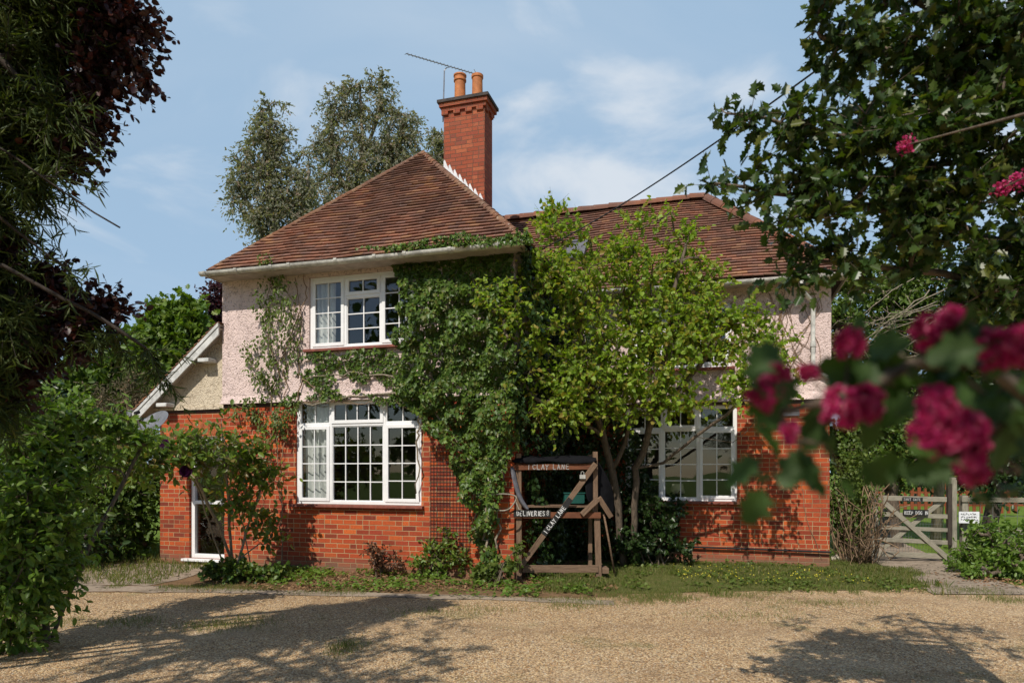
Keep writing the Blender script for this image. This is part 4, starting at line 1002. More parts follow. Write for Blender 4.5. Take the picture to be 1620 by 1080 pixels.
# ------------------------------------------------------------------ foliage materials
M['l_tree'] = leafmat('yellow_green_leaf', [(.14, .23, .025), (.24, .36, .035), (.32, .42, .05), (.17, .28, .03), (.33, .25, .05), (.22, .33, .035)], .5, .48)
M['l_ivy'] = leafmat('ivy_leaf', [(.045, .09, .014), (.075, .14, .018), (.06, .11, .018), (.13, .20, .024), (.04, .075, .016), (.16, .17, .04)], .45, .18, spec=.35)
M['l_ivydark'] = leafmat('shade_dark_leaf', [(.018, .04, .010), (.03, .06, .012), (.022, .045, .012)], .35, .1)  # darker ivy leaf; shade of the inner corner is put into the colour
M['l_climb'] = leafmat('climber_leaf', [(.07, .11, .02), (.11, .16, .03), (.09, .13, .02), (.15, .19, .04)], .5, .3)
M['l_rose'] = leafmat('rose_leaf', [(.08, .14, .025), (.13, .21, .03), (.19, .27, .04), (.11, .17, .035), (.20, .14, .045)], .4, .38, spec=.4)
M['l_shrub'] = leafmat('shrub_leaf', [(.09, .17, .025), (.13, .23, .035), (.19, .28, .05), (.10, .17, .03), (.15, .21, .05)], .42, .4)
M['l_conifer'] = leafmat('conifer_cord', [(.030, .052, .012), (.055, .085, .014), (.085, .115, .018), (.045, .07, .014), (.11, .13, .025)], .6, .25)
M['l_beech'] = leafmat('copper_leaf', [(.020, .009, .012), (.030, .011, .013), (.025, .012, .015), (.045, .015, .012), (.08, .026, .014)], .45, .15, (2.0, .7, .5))
M['l_euc'] = leafmat('gum_leaf', [(.21, .22, .16), (.16, .175, .12), (.26, .26, .20), (.19, .19, .14), (.28, .20, .15)], .6, .38)
M['l_purple'] = leafmat('purple_leaf', [(.045, .016, .022), (.06, .02, .025), (.035, .015, .02)], .5, .2, (1.8, .7, .8))
M['l_far'] = leafmat('far_green_leaf', [(.06, .105, .016), (.09, .15, .02), (.075, .13, .018), (.12, .17, .025)], .5, .3)
M['l_far2'] = leafmat('far_bright_leaf', [(.10, .17, .02), (.14, .21, .03), (.08, .15, .02), (.17, .22, .03)], .5, .35)
M['l_olive'] = leafmat('olive_twiggy_leaf', [(.10, .085, .045), (.13, .10, .055), (.085, .085, .035)], .7, .15)
M['l_holly'] = leafmat('holly_leaf', [(.026, .05, .014), (.042, .08, .018), (.03, .06, .016), (.08, .12, .02), (.035, .065, .022), (.15, .16, .03)], .36, .3, (1.5, 1.7, .4), spec=.35)
M['l_haw'] = leafmat('hawthorn_leaf', [(.022, .048, .008), (.045, .09, .013), (.028, .06, .010)], .6, .3, (1.3, 1.7, .4))
M['blossom'] = leafmat('deep_pink_petal', [(.42, .014, .12), (.55, .04, .19), (.35, .010, .09), (.72, .22, .36)], .6, .35, (1.3, .6, .8))
M['rosepetal'] = leafmat('purple_rose_petal', [(.10, .018, .10), (.16, .03, .15), (.07, .012, .07)], .5, .3, (1.5, .8, 1.4))
M['grass'] = leafmat('grass_blade', [(.09, .14, .022), (.14, .20, .03), (.20, .21, .055), (.30, .26, .12), (.11, .17, .025)], .5, .3)
M['litter'] = leafmat('fallen_leaf', [(.20, .10, .045), (.28, .15, .07), (.14, .075, .035), (.33, .21, .11)], .8, .1, (1, 1, 1))
M['buttercup'] = leafmat('yellow_flower', [(.7, .6, .04), (.8, .7, .08)], .5, .3, (1, 1, .5))
RN = np.random.default_rng
def pts3(l): return [at(*p) for p in l]
def g0(px, Y): "ground point under a frame column"; p = at(px, 745, Y); p[2] = 0; return p

def wp(px, py, v):
    "point on the plane v of the house seen at a frame position"
    a = (px - HX) / FPX
    u = (a * (HO[1] + v * cT) - HO[0] - v * sT) / (cT + a * sT); Y = HO[1] + v * cT - u * sT
    return u, CZ + (HY - py) / FPX * Y
def inpoly(x, y, P):
    c = np.zeros(len(x), bool); n = len(P); j = n - 1
    for i in range(n):
        xi, yi = P[i]; xj, yj = P[j]
        m = ((yi > y) != (yj > y)) & (x < (xj - xi) * (y - yi) / (yj - yi + 1e-12) + xi); c ^= m; j = i
    return c
def vnoise(x, y, s, seed):
    r = np.random.default_rng(seed); G_ = r.random((64, 64)); X = x * s; Y = y * s
    i = np.floor(X).astype(int); j = np.floor(Y).astype(int); f = X - i; g_ = Y - j; f = f * f * (3 - 2 * f); g_ = g_ * g_ * (3 - 2 * g_)
    q = lambda a, b_: G_[a % 64, b_ % 64]
    return (q(i, j) * (1 - f) + q(i + 1, j) * f) * (1 - g_) + (q(i, j + 1) * (1 - f) + q(i + 1, j + 1) * f) * g_
def HV(u, v, z): return np.stack([HO[0] + u * cT + v * sT, HO[1] - u * sT + v * cT, z], -1)
DN = HV(np.array([0.]), np.array([-1.]), np.array([0.]))[0] - np.array([HO[0], HO[1], 0.])      # outward from the front walls
DU = np.array([cT, -sT, 0.])
def ivy(name, label, polys, v, dens, rng, size=.055, depth=.22, mat='l_ivy', shape='ivy', stems=(), minn=.10, cat='ivy', sm='vine', r0=.012, face=(0, 0, 0), side=False, curl=.2, edge=.08):
    "wall climber: leaves over polygons in the u-z plane of a wall (or v-z when side)"
    P_, A_, N_ = [], [], []
    for poly in polys:
        poly = np.array(poly); lo = poly.min(0); hi = poly.max(0); n = int((hi - lo).prod() * dens)
        x = lo[0] + rng.random(n) * (hi[0] - lo[0]); z = lo[1] + rng.random(n) * (hi[1] - lo[1])
        jx = (vnoise(x, z, 3.1, 3) - .5) * edge * 4; jz = (vnoise(x, z, 2.7, 9) - .5) * edge * 4
        k = inpoly(x + jx, z + jz, poly); k &= (vnoise(x, z, 4.3, 21) * .6 + vnoise(x, z, 11, 5) * .4) > minn
        x, z = x[k], z[k]
        bulge = vnoise(x, z, 2.2, 31) * .35 + vnoise(x, z, 5.0, 8) * .65; bulge = np.clip((bulge - .25) * 1.9, 0, 1)
        dd_ = .02 + depth * bulge * (.35 + .65 * rng.random(len(x)) ** .6)
        if not side and name == 'wall_ivy': dd_ *= np.clip((4.9 - z) / .9, .25, 1)
        if side: p = HV(np.full(len(x), v) + dd_, x, z); out = DU
        else: p = HV(x, np.full(len(x), v) - dd_, z); out = DN
        P_.append(p); m = len(x); rd = rdir(rng, m)
        N_.append(unit(out * .9 + np.array([0, 0, .35]) + rd * .75)); a = rdir(rng, m) * .7; a[:, 2] -= .75; a += out * .2; A_.append(a)
    P_, A_, N_ = map(np.vstack, (P_, A_, N_))
    base = P_.min(0) * .5 + P_.max(0) * .5; base[2] = 0
    root = empty(name, tuple(base), 0, label, cat)
    mb = MB()
    for s in stems:
        L = len(s); mb.tube([tuple(q) for q in s], [r0 * (1 - .6 * i / (L - 1)) for i in range(L)], 5)
    if stems: mb.build('stems', sm, root, smooth=True, off=base)
    leafmesh('leaves', P_, A_, N_, size * (.55 + .7 * rng.random(len(P_))), shape, mat, root, off=base, curl=curl, rng=rng)
    return root
def wstem(pts, v, rng, wob=.03, out=.03, m=6):
    "stem running over a wall through frame positions"
    q = [wp(px, py, v) for px, py in pts]; r_ = []
    for (u0, z0), (u1, z1) in zip(q, q[1:]):
        for t in range(m): t /= m; r_.append((u0 + (u1 - u0) * t + rng.normal() * wob, z0 + (z1 - z0) * t + rng.normal() * wob * .6))
    r_.append(q[-1]); a = np.array(r_); return HV(a[:, 0], np.full(len(a), v) - out - rng.random(len(a)) * out, a[:, 1])

# ------------------------------------------------------------------ climbers on the house
rng = RN(11)
big = [wp(x, y, -.1) for x, y in [(617, 398), (700, 384), (828, 384), (850, 420), (848, 640), (826, 690), (800, 735), (796, 800), (792, 860), (796, 905), (752, 912), (765, 860), (752, 800), (730, 740), (690, 690), (668, 655), (640, 640), (634, 590), (640, 540), (628, 500), (634, 450), (612, 425)]]
big = [(min(u, 5.12), z) for u, z in big]
band = [wp(x, y, -.05) for x, y in [(468, 560), (560, 553), (642, 550), (660, 630), (600, 620), (560, 612), (540, 590), (515, 625), (490, 610), (470, 590)]]
band2 = [wp(x, y, -.05) for x, y in [(445, 626), (520, 618), (660, 612), (668, 640), (560, 634), (450, 640)]]
stems = [wstem(p, 0, rng, .03, .06) for p in ([(770, 912), (778, 880), (762, 860), (755, 800), (745, 720), (730, 640)], [(772, 915), (776, 870), (768, 850), (776, 780), (790, 700), (800, 600)], [(783, 915), (790, 850), (798, 760), (805, 650)], [(745, 720), (690, 650), (640, 600), (560, 590), (490, 600)], [(660, 640), (630, 622), (560, 630), (500, 640), (455, 632)], [(668, 650), (668, 700), (662, 780)], [(757, 780), (740, 720), (700, 690), (665, 650)])]
ivy('wall_ivy', 'thick glossy ivy curtain over the corner of the house between upper window and delivery stand', [big], -.03, 1900, rng, .066, .42, stems=stems, r0=.022, sm='bark_pale')
side = [(.22, .0), (.22, 1.8), (-.2, 2.3), (-.3, 4.72), (2.8, 4.7), (2.8, 0)]
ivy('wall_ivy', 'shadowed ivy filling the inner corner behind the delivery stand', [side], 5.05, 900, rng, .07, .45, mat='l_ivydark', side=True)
rw = [(5.0, 0), (5.0, 4.7), (5.9, 4.6), (6.1, 3.0), (6.5, 2.5), (6.7, 1.6), (6.5, .9), (7.1, 1.0), (7.2, .55), (6.9, 0)]
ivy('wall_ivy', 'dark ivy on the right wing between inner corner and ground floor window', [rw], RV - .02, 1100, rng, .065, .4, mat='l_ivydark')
ivy('window_ivy', 'narrow strands of ivy along the sill between the two left windows', [band, band2], -.03, 1500, rng, .055, .10, minn=.34, stems=[wstem([(470, 640), (520, 634), (570, 640), (620, 630), (668, 660)], -.02, rng, .015, .03)], r0=.009)
top = [wp(x, y, -.42) for x, y in [(560, 400), (640, 386), (700, 370), (740, 364), (790, 372), (835, 358), (850, 385), (700, 388), (640, 396)]]
ivy('roof_ivy', 'ivy tips spilling over the gutter onto the roof tiles above the ivy curtain', [top], -.40, 2000, rng, .06, .17, minn=.28, edge=.03)
# leafy clematis-like climber left of the upper window
regs = [[wp(x, y, -.05) for x, y in q] for q in ([(420, 425), (450, 420), (480, 470), (478, 560), (450, 600), (440, 650), (400, 660), (395, 620), (430, 560), (410, 500)], [(380, 540), (420, 530), (440, 600), (400, 620)], [(370, 630), (470, 630), (480, 650), (445, 690), (380, 660)])]
stems = [wstem(p, -.02, rng, .03, .03) for p in ([(452, 905), (448, 800), (440, 700), (455, 640), (450, 560), (465, 500), (455, 430)], [(450, 690), (430, 640), (440, 580), (475, 520), (470, 450)], [(455, 640), (415, 600), (390, 560)], [(440, 700), (400, 650), (375, 640)], [(450, 560), (490, 470), (480, 430)], [(470, 640), (480, 600), (520, 630), (560, 636)], [(447, 600), (425, 520), (430, 440)], [(475, 600), (480, 520), (470, 440)])]
ivy('wall_climber', 'loose pale green climber with bare brown vines left of the upper window', regs, -.02, 900, rng, .06, .28, 'l_climb', 'oval', stems, minn=.31, cat='climber', r0=.012)
reg = [wp(x, y, 0) for x, y in [(395, 640), (470, 650), (462, 690), (440, 720), (400, 690)]]
ivy('wall_climber', 'trailing sprays of small leaves on the brick left of the large window', [reg], 0, 700, rng, .055, .22, 'l_climb', 'oval', [wstem([(460, 645), (430, 690), (405, 740), (420, 800)], 0, rng, .03, .03), wstem([(440, 650), (455, 700), (430, 760)], 0, rng, .03, .03)], minn=.3, cat='climber', r0=.010)
reg = [wp(x, y, -.4) for x, y in [(405, 405), (440, 402), (448, 425), (410, 430)]]
ivy('roof_ivy', 'small tuft of leaves growing up over the gutter at the left end of the roof', [reg], -.42, 1100, rng, .06, .15, 'l_climb', 'oval')
# dry creeper tracery on the right wing
stv = []
for s_ in range(26):
    x, y = 1175 + rng.random() * 130, 455 + rng.random() * 30; pts = [(x, y)]
    for _ in range(5): x += rng.normal() * 16; y += 18 + rng.random() * 16; pts.append((x, y))
    stv.append(wstem([q for q in pts if q[0] < 1300], RV - .03, rng, .01, .006, 3) if all(q[0] < 1300 for q in pts) else wstem([(1240, 470), (1230, 520), (1250, 580)], RV - .03, rng, .02, .006))
mb = MB()
for s in stv + [wstem([(1265, 690), (1268, 760), (1275, 820), (1300, 884)], RV, rng, .01, .01), wstem([(1300, 600), (1240, 605), (1150, 628)], RV - .02, rng, .02, .01)]: mb.tube([tuple(q) for q in s], .005, 4)
o = mb.build('bare_creeper', 'vine', off=tuple(H(9, RV, 3))); o.location = H(9, RV, 3); tag(o, 'leafless creeper stems tracing the pink wall beside the downpipe', 'creeper')

# ------------------------------------------------------------------ small tree before the right wing
rng = RN(21)
stems = [pts3([(986, 893, 11.45), (980, 845, 11.35), (978, 800, 11.25), (968, 745, 11.1), (955, 690, 10.9), (940, 640, 10.7), (925, 560, 10.4), (905, 470, 10.2)]),
         pts3([(968, 745, 11.1), (990, 700, 11.0), (1003, 640, 10.8), (1000, 560, 10.5), (985, 450, 10.3)]),
         pts3([(1003, 893, 11.4), (1004, 820, 11.2), (1006, 740, 11.0), (1024, 700, 10.8), (1036, 640, 10.6), (1052, 560, 10.3), (1066, 460, 10.2), (1085, 390, 10.2)]),
         pts3([(1006, 740, 11.0), (1050, 732, 10.8), (1100, 690, 10.4), (1150, 655, 10.1), (1200, 600, 9.9), (1222, 560, 9.8)]),
         pts3([(1036, 650, 10.6), (1080, 610, 10.4), (1120, 560, 10.2), (1160, 500, 10.1)]),
         pts3([(955, 690, 10.9), (900, 655, 10.4), (845, 630, 9.9), (800, 560, 9.7)]),
         pts3([(1100, 690, 10.4), (1160, 700, 10.2), (1215, 650, 9.9)])]
spec = [(865, 440, 9.9, 52), (835, 520, 9.8, 48), (925, 420, 10.2, 55), (930, 500, 10.1, 55), (1000, 420, 10.2, 48), (1070, 420, 10.3, 40), (1020, 500, 10.3, 62), (1095, 490, 10.3, 50), (1150, 540, 10.1, 50), (1110, 530, 10.2, 50), (960, 570, 10.2, 60), (1060, 570, 10.2, 58), (890, 590, 10.1, 45), (975, 630, 10.3, 44), (865, 355, 9.9, 30), (1010, 345, 10.3, 24), (1085, 365, 10.3, 18), (1130, 430, 10.3, 24), (790, 480, 9.7, 36), (1180, 500, 10.1, 26),
        (1080, 635, 10.2, 30), (860, 645, 9.9, 32), (1195, 575, 9.7, 40), (1230, 600, 9.6, 30), (1200, 520, 9.8, 30), (1160, 615, 9.8, 32), (1240, 545, 9.6, 18), (900, 640, 10.0, 34), (1030, 620, 10.2, 40), (830, 590, 9.8, 32), (905, 350, 10, 16), (1050, 340, 10.3, 14)]
tree('small_tree', 'multi stemmed small tree with yellow green leaves covering the right wing', 'tree', stems, spec, 780, ('bark', 'l_tree'), rng, 'heart', .064, 4, 6, .24, rmin=.0058, rpow=.40, seg=.2, droop=.35, squash=.75, shell=.42, curl=.45, spread=.8)

# ------------------------------------------------------------------ shrubs at the left
def bush(name, label, spec, na, mats, rng, leaf, ls, foot, nst=5, cat='shrub', **k):
    st = []
    for i in range(nst):
        b0 = spec[int(rng.integers(len(spec)))]; t = at(b0[0], b0[1], b0[2]); f = foot + np.array([rng.normal() * .12, rng.normal() * .08, 0])
        st.append([f, f * .6 + t * .4 + np.array([0, 0, .1]), t])
    return tree(name, label, cat, st, spec, na, mats, rng, leaf, ls, **k)
rng = RN(31)
sp_ = [(40, 690, 6.2, 62), (30, 800, 6.0, 80), (120, 660, 6.6, 34), (180, 680, 6.8, 26), (225, 705, 7.0, 20), (80, 760, 6.3, 40), (20, 920, 5.9, 60), (60, 860, 6.0, 55), (70, 945, 6.2, 30), (10, 1000, 5.9, 30), (150, 740, 6.6, 20), (100, 900, 6.3, 24), (20, 620, 6.3, 26), (250, 680, 7.2, 12)]
bush('leafy_shrub', 'tall fresh green shrub with long leaves at the left edge of the drive', sp_, 300, ('bark', 'l_shrub'), rng, 'oval', .078, g0(60, 6.4), 8, per=4, nl=9, slen=.26, rmin=.005, seg=.18, droop=.3, squash=.9, lw=.9, up=.8)
rng = RN(33)
sp_ = [(330, 720, 9.4, 45), (390, 725, 9.9, 38), (290, 715, 9.0, 42), (375, 790, 10.0, 36), (420, 755, 10.2, 26), (425, 830, 10.4, 22), (240, 725, 8.6, 42), (190, 735, 8.2, 38), (350, 670, 9.4, 16), (410, 860, 10.3, 14)]
rs_ = bush('rose_bush', 'arching rose bush with two purple blooms in front of the lean-to door', sp_, 190, ('bark_pale', 'l_rose'), rng, 'oval', .095, g0(375, 10.2), 7, per=3, nl=6, slen=.25, rmin=.0045, rmax=.022, seg=.2, droop=.25, lw=1.05, up=.7)
def rose(px, py, Y, r):
    c = at(px, py, Y); P_, A_, N_ = [], [], []
    for ring_, (n, tilt) in enumerate(((4, .15), (6, .5), (8, .9), (9, 1.3))):
        for i in range(n):
            a = 6.283 * i / n + ring_; d = np.array([math.cos(a) * math.sin(tilt), -math.cos(tilt) * .8, math.sin(a) * math.sin(tilt)]); P_.append(c + d * r * .1); A_.append(d); N_.append(np.array([-d[0], -1, -d[2]]) * .6 + np.array([0, -.3, .2]))
    leafmesh('bloom', np.array(P_), np.array(A_), np.array(N_), r, 'petal', 'rosepetal', rs_, off=tuple(rs_.location), curl=-.9, width=1.2, rng=rng)
rose(297, 745, 8.9, .085); rose(262, 707, 8.6, .06); rose(263, 700, 8.62, .05)
rng = RN(35)
bush('rose_bush', 'low straggly rose with reddish shoots beside the trellis', [(690, 880, 10.1, 28), (665, 895, 10.1, 18), (705, 850, 10.1, 16), (730, 885, 10, 20)], 60, ('bark', 'l_rose'), rng, 'oval', .07, g0(695, 10.1), 5, per=3, nl=6, slen=.16, rmin=.004, seg=.12)
bush('young_rose', 'small reddish young rose against the brick under the large window', [(600, 885, 10.2, 16), (625, 890, 10.2, 12), (590, 870, 10.25, 8)], 30, ('bark', simple('red_shoots', (.12, .05, .02))), rng, 'oval', .06, g0(605, 10.2), 5, per=3, nl=5, slen=.12, rmin=.004, seg=.1)
bush('ground_plant', 'mound of low green leaves at the foot of the wall left of the large window', [(370, 905, 9.7, 22), (410, 910, 9.7, 20), (440, 912, 9.7, 14), (340, 905, 9.8, 14)], 90, ('bark', 'l_ivy'), rng, 'heart', .06, g0(390, 9.7), 5, per=3, nl=5, slen=.12, rmin=.003, seg=.1, cat='plant')
bush('ground_plant', 'patch of leafy weeds at the foot of the ivy beside the delivery stand', [(780, 905, 9.5, 12), (805, 900, 9.5, 12), (760, 905, 9.6, 10), (815, 870, 9.6, 8)], 50, ('bark', 'l_climb'), rng, 'ivy', .07, g0(785, 9.5), 5, per=2, nl=4, slen=.12, rmin=.003, seg=.1, cat='plant')
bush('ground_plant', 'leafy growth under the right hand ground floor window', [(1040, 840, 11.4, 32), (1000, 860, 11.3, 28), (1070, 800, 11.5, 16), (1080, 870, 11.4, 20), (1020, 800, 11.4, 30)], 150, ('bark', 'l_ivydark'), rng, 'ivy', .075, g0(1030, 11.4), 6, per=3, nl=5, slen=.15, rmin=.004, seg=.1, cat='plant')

# ------------------------------------------------------------------ conifer and copper beech, upper left
rng = RN(41)
stems = [[np.array([-3.75, 3.7, 0]), np.array([-3.7, 3.75, 2.6]), np.array([-3.65, 3.8, 5.2])]]
for (px, py, Y) in [(120, 90, 4.29), (150, 215, 4.13), (70, 300, 4.21), (190, 360, 4.05), (110, 430, 4.21), (230, 550, 4.37), (60, 560, 4.21), (90, -40, 4.21)]:
    e_ = at(px, py, Y); s_ = np.array([-3.7, 3.75, min(5, e_[2] + .4)]); stems.append([s_, s_ * .5 + e_ * .5 + np.array([0, 0, .25]), e_])
spec = [(0, 40, 4.2, 60), (40, 110, 4.2, 50), (85, 50, 4.2, 35), (10, 210, 4.2, 55), (50, 290, 4.1, 24), (85, 180, 4.1, 22), (-20, 440, 4.2, 34), (80, 400, 4.0, 16), (110, 360, 4.0, 12), (105, 250, 4.1, 10), (20, 520, 4.2, 26), (-10, 620, 4.3, 40), (110, 540, 4.3, 10), (175, 530, 4.4, 7), (235, 550, 4.4, 10), (260, 585, 4.5, 8), (70, -60, 4.1, 55), (-120, 100, 4.1, 110), (-120, 400, 4.1, 100), (0, 330, 4.15, 20)]
tree('conifer', 'dark conifer with drooping cord like foliage at the upper left', 'tree', stems, spec, 700, ('bark_dark', 'l_conifer'), rng, 'cord', .085, 6, 20, .20, rmin=.006, seg=.15, droop=.5, up=.1, lw=.62, curl=.9, spread=.75, tipbias=.35, rmax=.16)
rng = RN(43)
stems = [[np.array([-5.2, 3.6, 0]), np.array([-5.1, 3.7, 2.5]), np.array([-4.9, 3.8, 4.4]), np.array([-4.7, 3.9, 6])]]
for (px, py, Y) in [(180, 40, 4.29), (150, 130, 4.29), (110, 200, 4.22), (150, 500, 4.42), (80, 450, 4.42), (60, 600, 4.42)]:
    e_ = at(px, py, Y); s_ = np.array([-5.0, 3.7, max(1.5, e_[2] - .3)]); stems.append([s_, s_ * .5 + e_ * .5 + np.array([0, 0, .3]), e_])
spec = [(150, 35, 4.3, 36), (195, 40, 4.3, 22), (230, 48, 4.3, 10), (150, 120, 4.3, 24), (205, 105, 4.3, 14), (238, 128, 4.3, 5), (130, 190, 4.3, 22), (165, 160, 4.3, 9), (95, 235, 4.3, 24), (110, 500, 4.4, 26), (160, 490, 4.4, 16), (192, 492, 4.4, 7), (70, 460, 4.4, 24), (50, 555, 4.4, 20), (125, 545, 4.4, 10), (10, 400, 4.3, 16), (60, 20, 4.4, 50), (0, 600, 4.4, 24)]
ex = np.vstack([np.array([-5.3, 2.4, 5.0]) + rdir(rng, 80) * (rng.random(80) ** .4)[:, None] * np.array([1.3, 1.6, 1.4]), np.array([-3.5, 1.5, 4.9]) + rdir(rng, 230) * (rng.random(230) ** .4)[:, None] * np.array([1.5, 1.9, .9])])
stems.append([np.array([-5.1, 3.7, 3.0]), np.array([-4.8, 2.8, 4.4]), np.array([-4.2, 1.8, 4.9]), np.array([-3.2, 1.0, 4.9])])
tree('copper_beech', 'copper beech with dark maroon leaves reaching in behind the conifer', 'tree', stems, spec, 470, ('bark_dark', 'l_beech'), rng, 'broad', .043, 5, 10, .17, rmin=.006, seg=.22, droop=.15, up=.8, extra=ex, rmax=.15, tipbias=.3)

# ------------------------------------------------------------------ eucalyptus trees behind the house
def euc(label, stems, spec, na, seed, ls=.13, per=6):
    tree('eucalyptus', label, 'tree', [pts3(s) for s in stems], spec, na, ('bark_pale', 'l_euc'), RN(seed), 'narrow', ls, per, 10, .5, 'eucalyptus trees behind the roof', rmin=.016, rpow=.42, seg=.5, droop=.5, up=.2, shell=.5, lw=1.9, squash=.8, dtw=False, spread=1.0)
G24 = 745 + 1.58 * FPX / 24
euc('left hand grey green eucalyptus with a narrow pointed top behind the roof', [[(470, G24, 24), (462, 600, 24), (445, 400, 24), (425, 300, 24), (428, 180, 24)], [(450, 440, 24), (400, 340, 24), (375, 290, 24)], [(440, 380, 24), (480, 330, 24), (490, 270, 24)]],
    [(427, 175, 24, 22), (425, 215, 24, 34), (405, 255, 24, 34), (440, 265, 24, 36), (385, 290, 24, 24), (375, 315, 24, 16), (420, 320, 24, 42), (450, 330, 24, 38), (485, 250, 24, 20), (480, 300, 24, 32), (430, 370, 24, 28), (480, 360, 24, 34), (410, 350, 24, 20)], 300, 51)
euc('tallest broad grey green eucalyptus in the middle behind the roof', [[(560, 745 + 1.58 * FPX / 27, 27), (560, 560, 27), (565, 380, 27), (575, 250, 27), (570, 150, 27)], [(565, 380, 27), (620, 280, 27), (640, 190, 27)], [(568, 330, 27), (525, 260, 27), (525, 190, 27)], [(575, 250, 27), (600, 180, 27), (600, 130, 27)]],
    [(560, 150, 27, 32), (595, 140, 27, 26), (535, 170, 27, 28), (600, 175, 27, 34), (520, 215, 27, 24), (560, 215, 27, 42), (635, 185, 27, 26), (650, 190, 27, 14), (620, 225, 27, 40), (645, 255, 27, 30), (650, 225, 27, 24), (615, 255, 27, 36), (655, 290, 27, 20), (480, 300, 27, 26), (505, 240, 27, 22), (540, 265, 27, 42), (590, 270, 27, 48), (635, 290, 27, 28), (520, 310, 27, 40), (570, 330, 27, 44), (500, 340, 27, 25)], 470, 53)
euc('small distant eucalyptus crown between the roof apex and the chimney', [[(690, 745 + 1.58 * FPX / 32, 32), (690, 500, 32), (692, 230, 32)]], [(690, 218, 32, 15), (692, 245, 32, 20), (688, 275, 32, 18), (705, 260, 32, 15)], 60, 55, .16)

# ------------------------------------------------------------------ background trees
def bgt(name, label, foot, spec, na, mats, seed, ls, leaf='oval', per=4, nl=7, slen=.5, cat='tree', **k):
    r = RN(seed); f = g0(*foot); big_ = sorted(spec, key=lambda s: -s[3])
    st = [[f, f * .5 + at(*big_[0][:3]) * .5, at(*big_[0][:3])]]
    for s_ in big_[1:4]: t = at(*s_[:3]); st.append([st[0][1], st[0][1] * .4 + t * .6 + np.array([0, 0, .3]), t])
    return tree(name, label, cat, st, spec, na, mats, r, leaf, ls, per, nl, slen, rmin=.012, seg=.4, dtw=False, **k)
bgt('maple_tree', 'light green tree with forked twigs standing left of the lean-to roof', (265, 17), [(265, 500, 17, 26), (295, 505, 17, 24), (250, 530, 17, 22), (300, 545, 17, 24), (275, 560, 17, 40), (305, 480, 17, 12), (240, 560, 17, 25), (290, 600, 17, 40)], 230, ('bark', 'l_far2'), 61, .16, 'haw', 4, 7, .45, shell=.6, tipbias=.6)
bgt('broad_tree', 'rounded mid green tree filling the left background', (180, 22), [(200, 560, 22, 45), (160, 590, 22, 55), (230, 590, 22, 50), (120, 620, 22, 60), (60, 640, 22, 70), (180, 640, 22, 60), (240, 540, 22, 25)], 380, ('bark', 'l_far'), 62, .2, 'oval', 4, 8, .6)
bgt('purple_tree', 'slim purple leaved tree just left of the upper wall', (338, 19), [(345, 455, 19, 12), (340, 480, 19, 18), (332, 510, 19, 18), (345, 520, 19, 18), (335, 545, 19, 18), (352, 490, 19, 16)], 130, ('bark_dark', 'l_purple'), 63, .11, 'oval', 4, 8, .35)
bgt('twiggy_shrub', 'brownish twiggy shrub below the green trees at the left', (205, 14.5), [(215, 615, 14.5, 32), (185, 640, 14.5, 38), (235, 650, 14.5, 28), (160, 680, 14.5, 40), (210, 690, 14.5, 45)], 260, ('vine', 'l_olive'), 64, .08, 'narrow', 5, 8, .35, cat='shrub', spread=1.1)
bgt('garden_bush', 'leafy bush beside the left corner of the lean-to', (205, 12.5), [(205, 770, 12.5, 45), (215, 830, 12.5, 35), (150, 800, 12, 55), (232, 760, 12.8, 22), (190, 860, 12, 25), (210, 700, 12.6, 28), (120, 730, 12.2, 50), (130, 850, 11.5, 40)], 380, ('bark', 'l_far'), 65, .09, 'oval', 4, 7, .28, cat='shrub')
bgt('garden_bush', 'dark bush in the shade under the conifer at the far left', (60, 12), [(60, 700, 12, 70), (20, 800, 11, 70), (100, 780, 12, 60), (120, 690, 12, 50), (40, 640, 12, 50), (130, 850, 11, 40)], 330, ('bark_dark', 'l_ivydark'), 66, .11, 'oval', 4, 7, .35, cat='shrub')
bgt('hedge_tree', 'tall tangled green tree rising beyond the right end of the house', (1400, 16), [(1350, 470, 16, 50), (1400, 500, 16, 70), (1370, 570, 16, 60), (1450, 560, 16, 80), (1400, 640, 16, 60), (1470, 470, 16, 70), (1340, 540, 15, 35), (1430, 430, 16, 60)], 560, ('bark_pale', 'l_far'), 67, .11, 'oval', 4, 8, .4)
bgt('garden_bush', 'tall leafy bush filling the gap behind the right corner of the house', (1335, 13.8), [(1335, 790, 13.8, 36), (1330, 700, 13.8, 32), (1340, 840, 13.6, 28), (1325, 620, 13.9, 26), (1350, 740, 13.8, 30), (1320, 560, 14, 24), (1330, 500, 14, 26), (1345, 440, 14, 26)], 300, ('bark', 'l_far'), 76, .09, 'oval', 4, 7, .26, cat='shrub')
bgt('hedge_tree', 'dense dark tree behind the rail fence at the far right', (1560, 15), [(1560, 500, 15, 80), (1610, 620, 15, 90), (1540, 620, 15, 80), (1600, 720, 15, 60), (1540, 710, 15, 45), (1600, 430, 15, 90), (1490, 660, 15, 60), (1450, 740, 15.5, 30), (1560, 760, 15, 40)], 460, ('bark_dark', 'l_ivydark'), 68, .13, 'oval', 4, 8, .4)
bgt('glossy_bush', 'glossy ivy mound hanging over the gate', (1420, 14.2), [(1400, 690, 14, 45), (1440, 710, 14, 40), (1370, 720, 13.5, 35), (1430, 740, 14.2, 26), (1470, 720, 14.2, 30), (1370, 660, 13.6, 35)], 280, ('bark', 'l_ivy'), 69, .085, 'ivy', 4, 7, .28, cat='shrub')
bgt('garden_bush', 'low leafy bush below the rail fence at the right edge', (1560, 10.6), [(1560, 865, 10.6, 36), (1600, 860, 10.4, 40), (1525, 885, 10.6, 22), (1580, 900, 10.2, 28), (1615, 890, 10, 35), (1540, 905, 10, 16)], 230, ('bark', 'l_shrub'), 70, .075, 'oval', 3, 7, .2, cat='shrub')
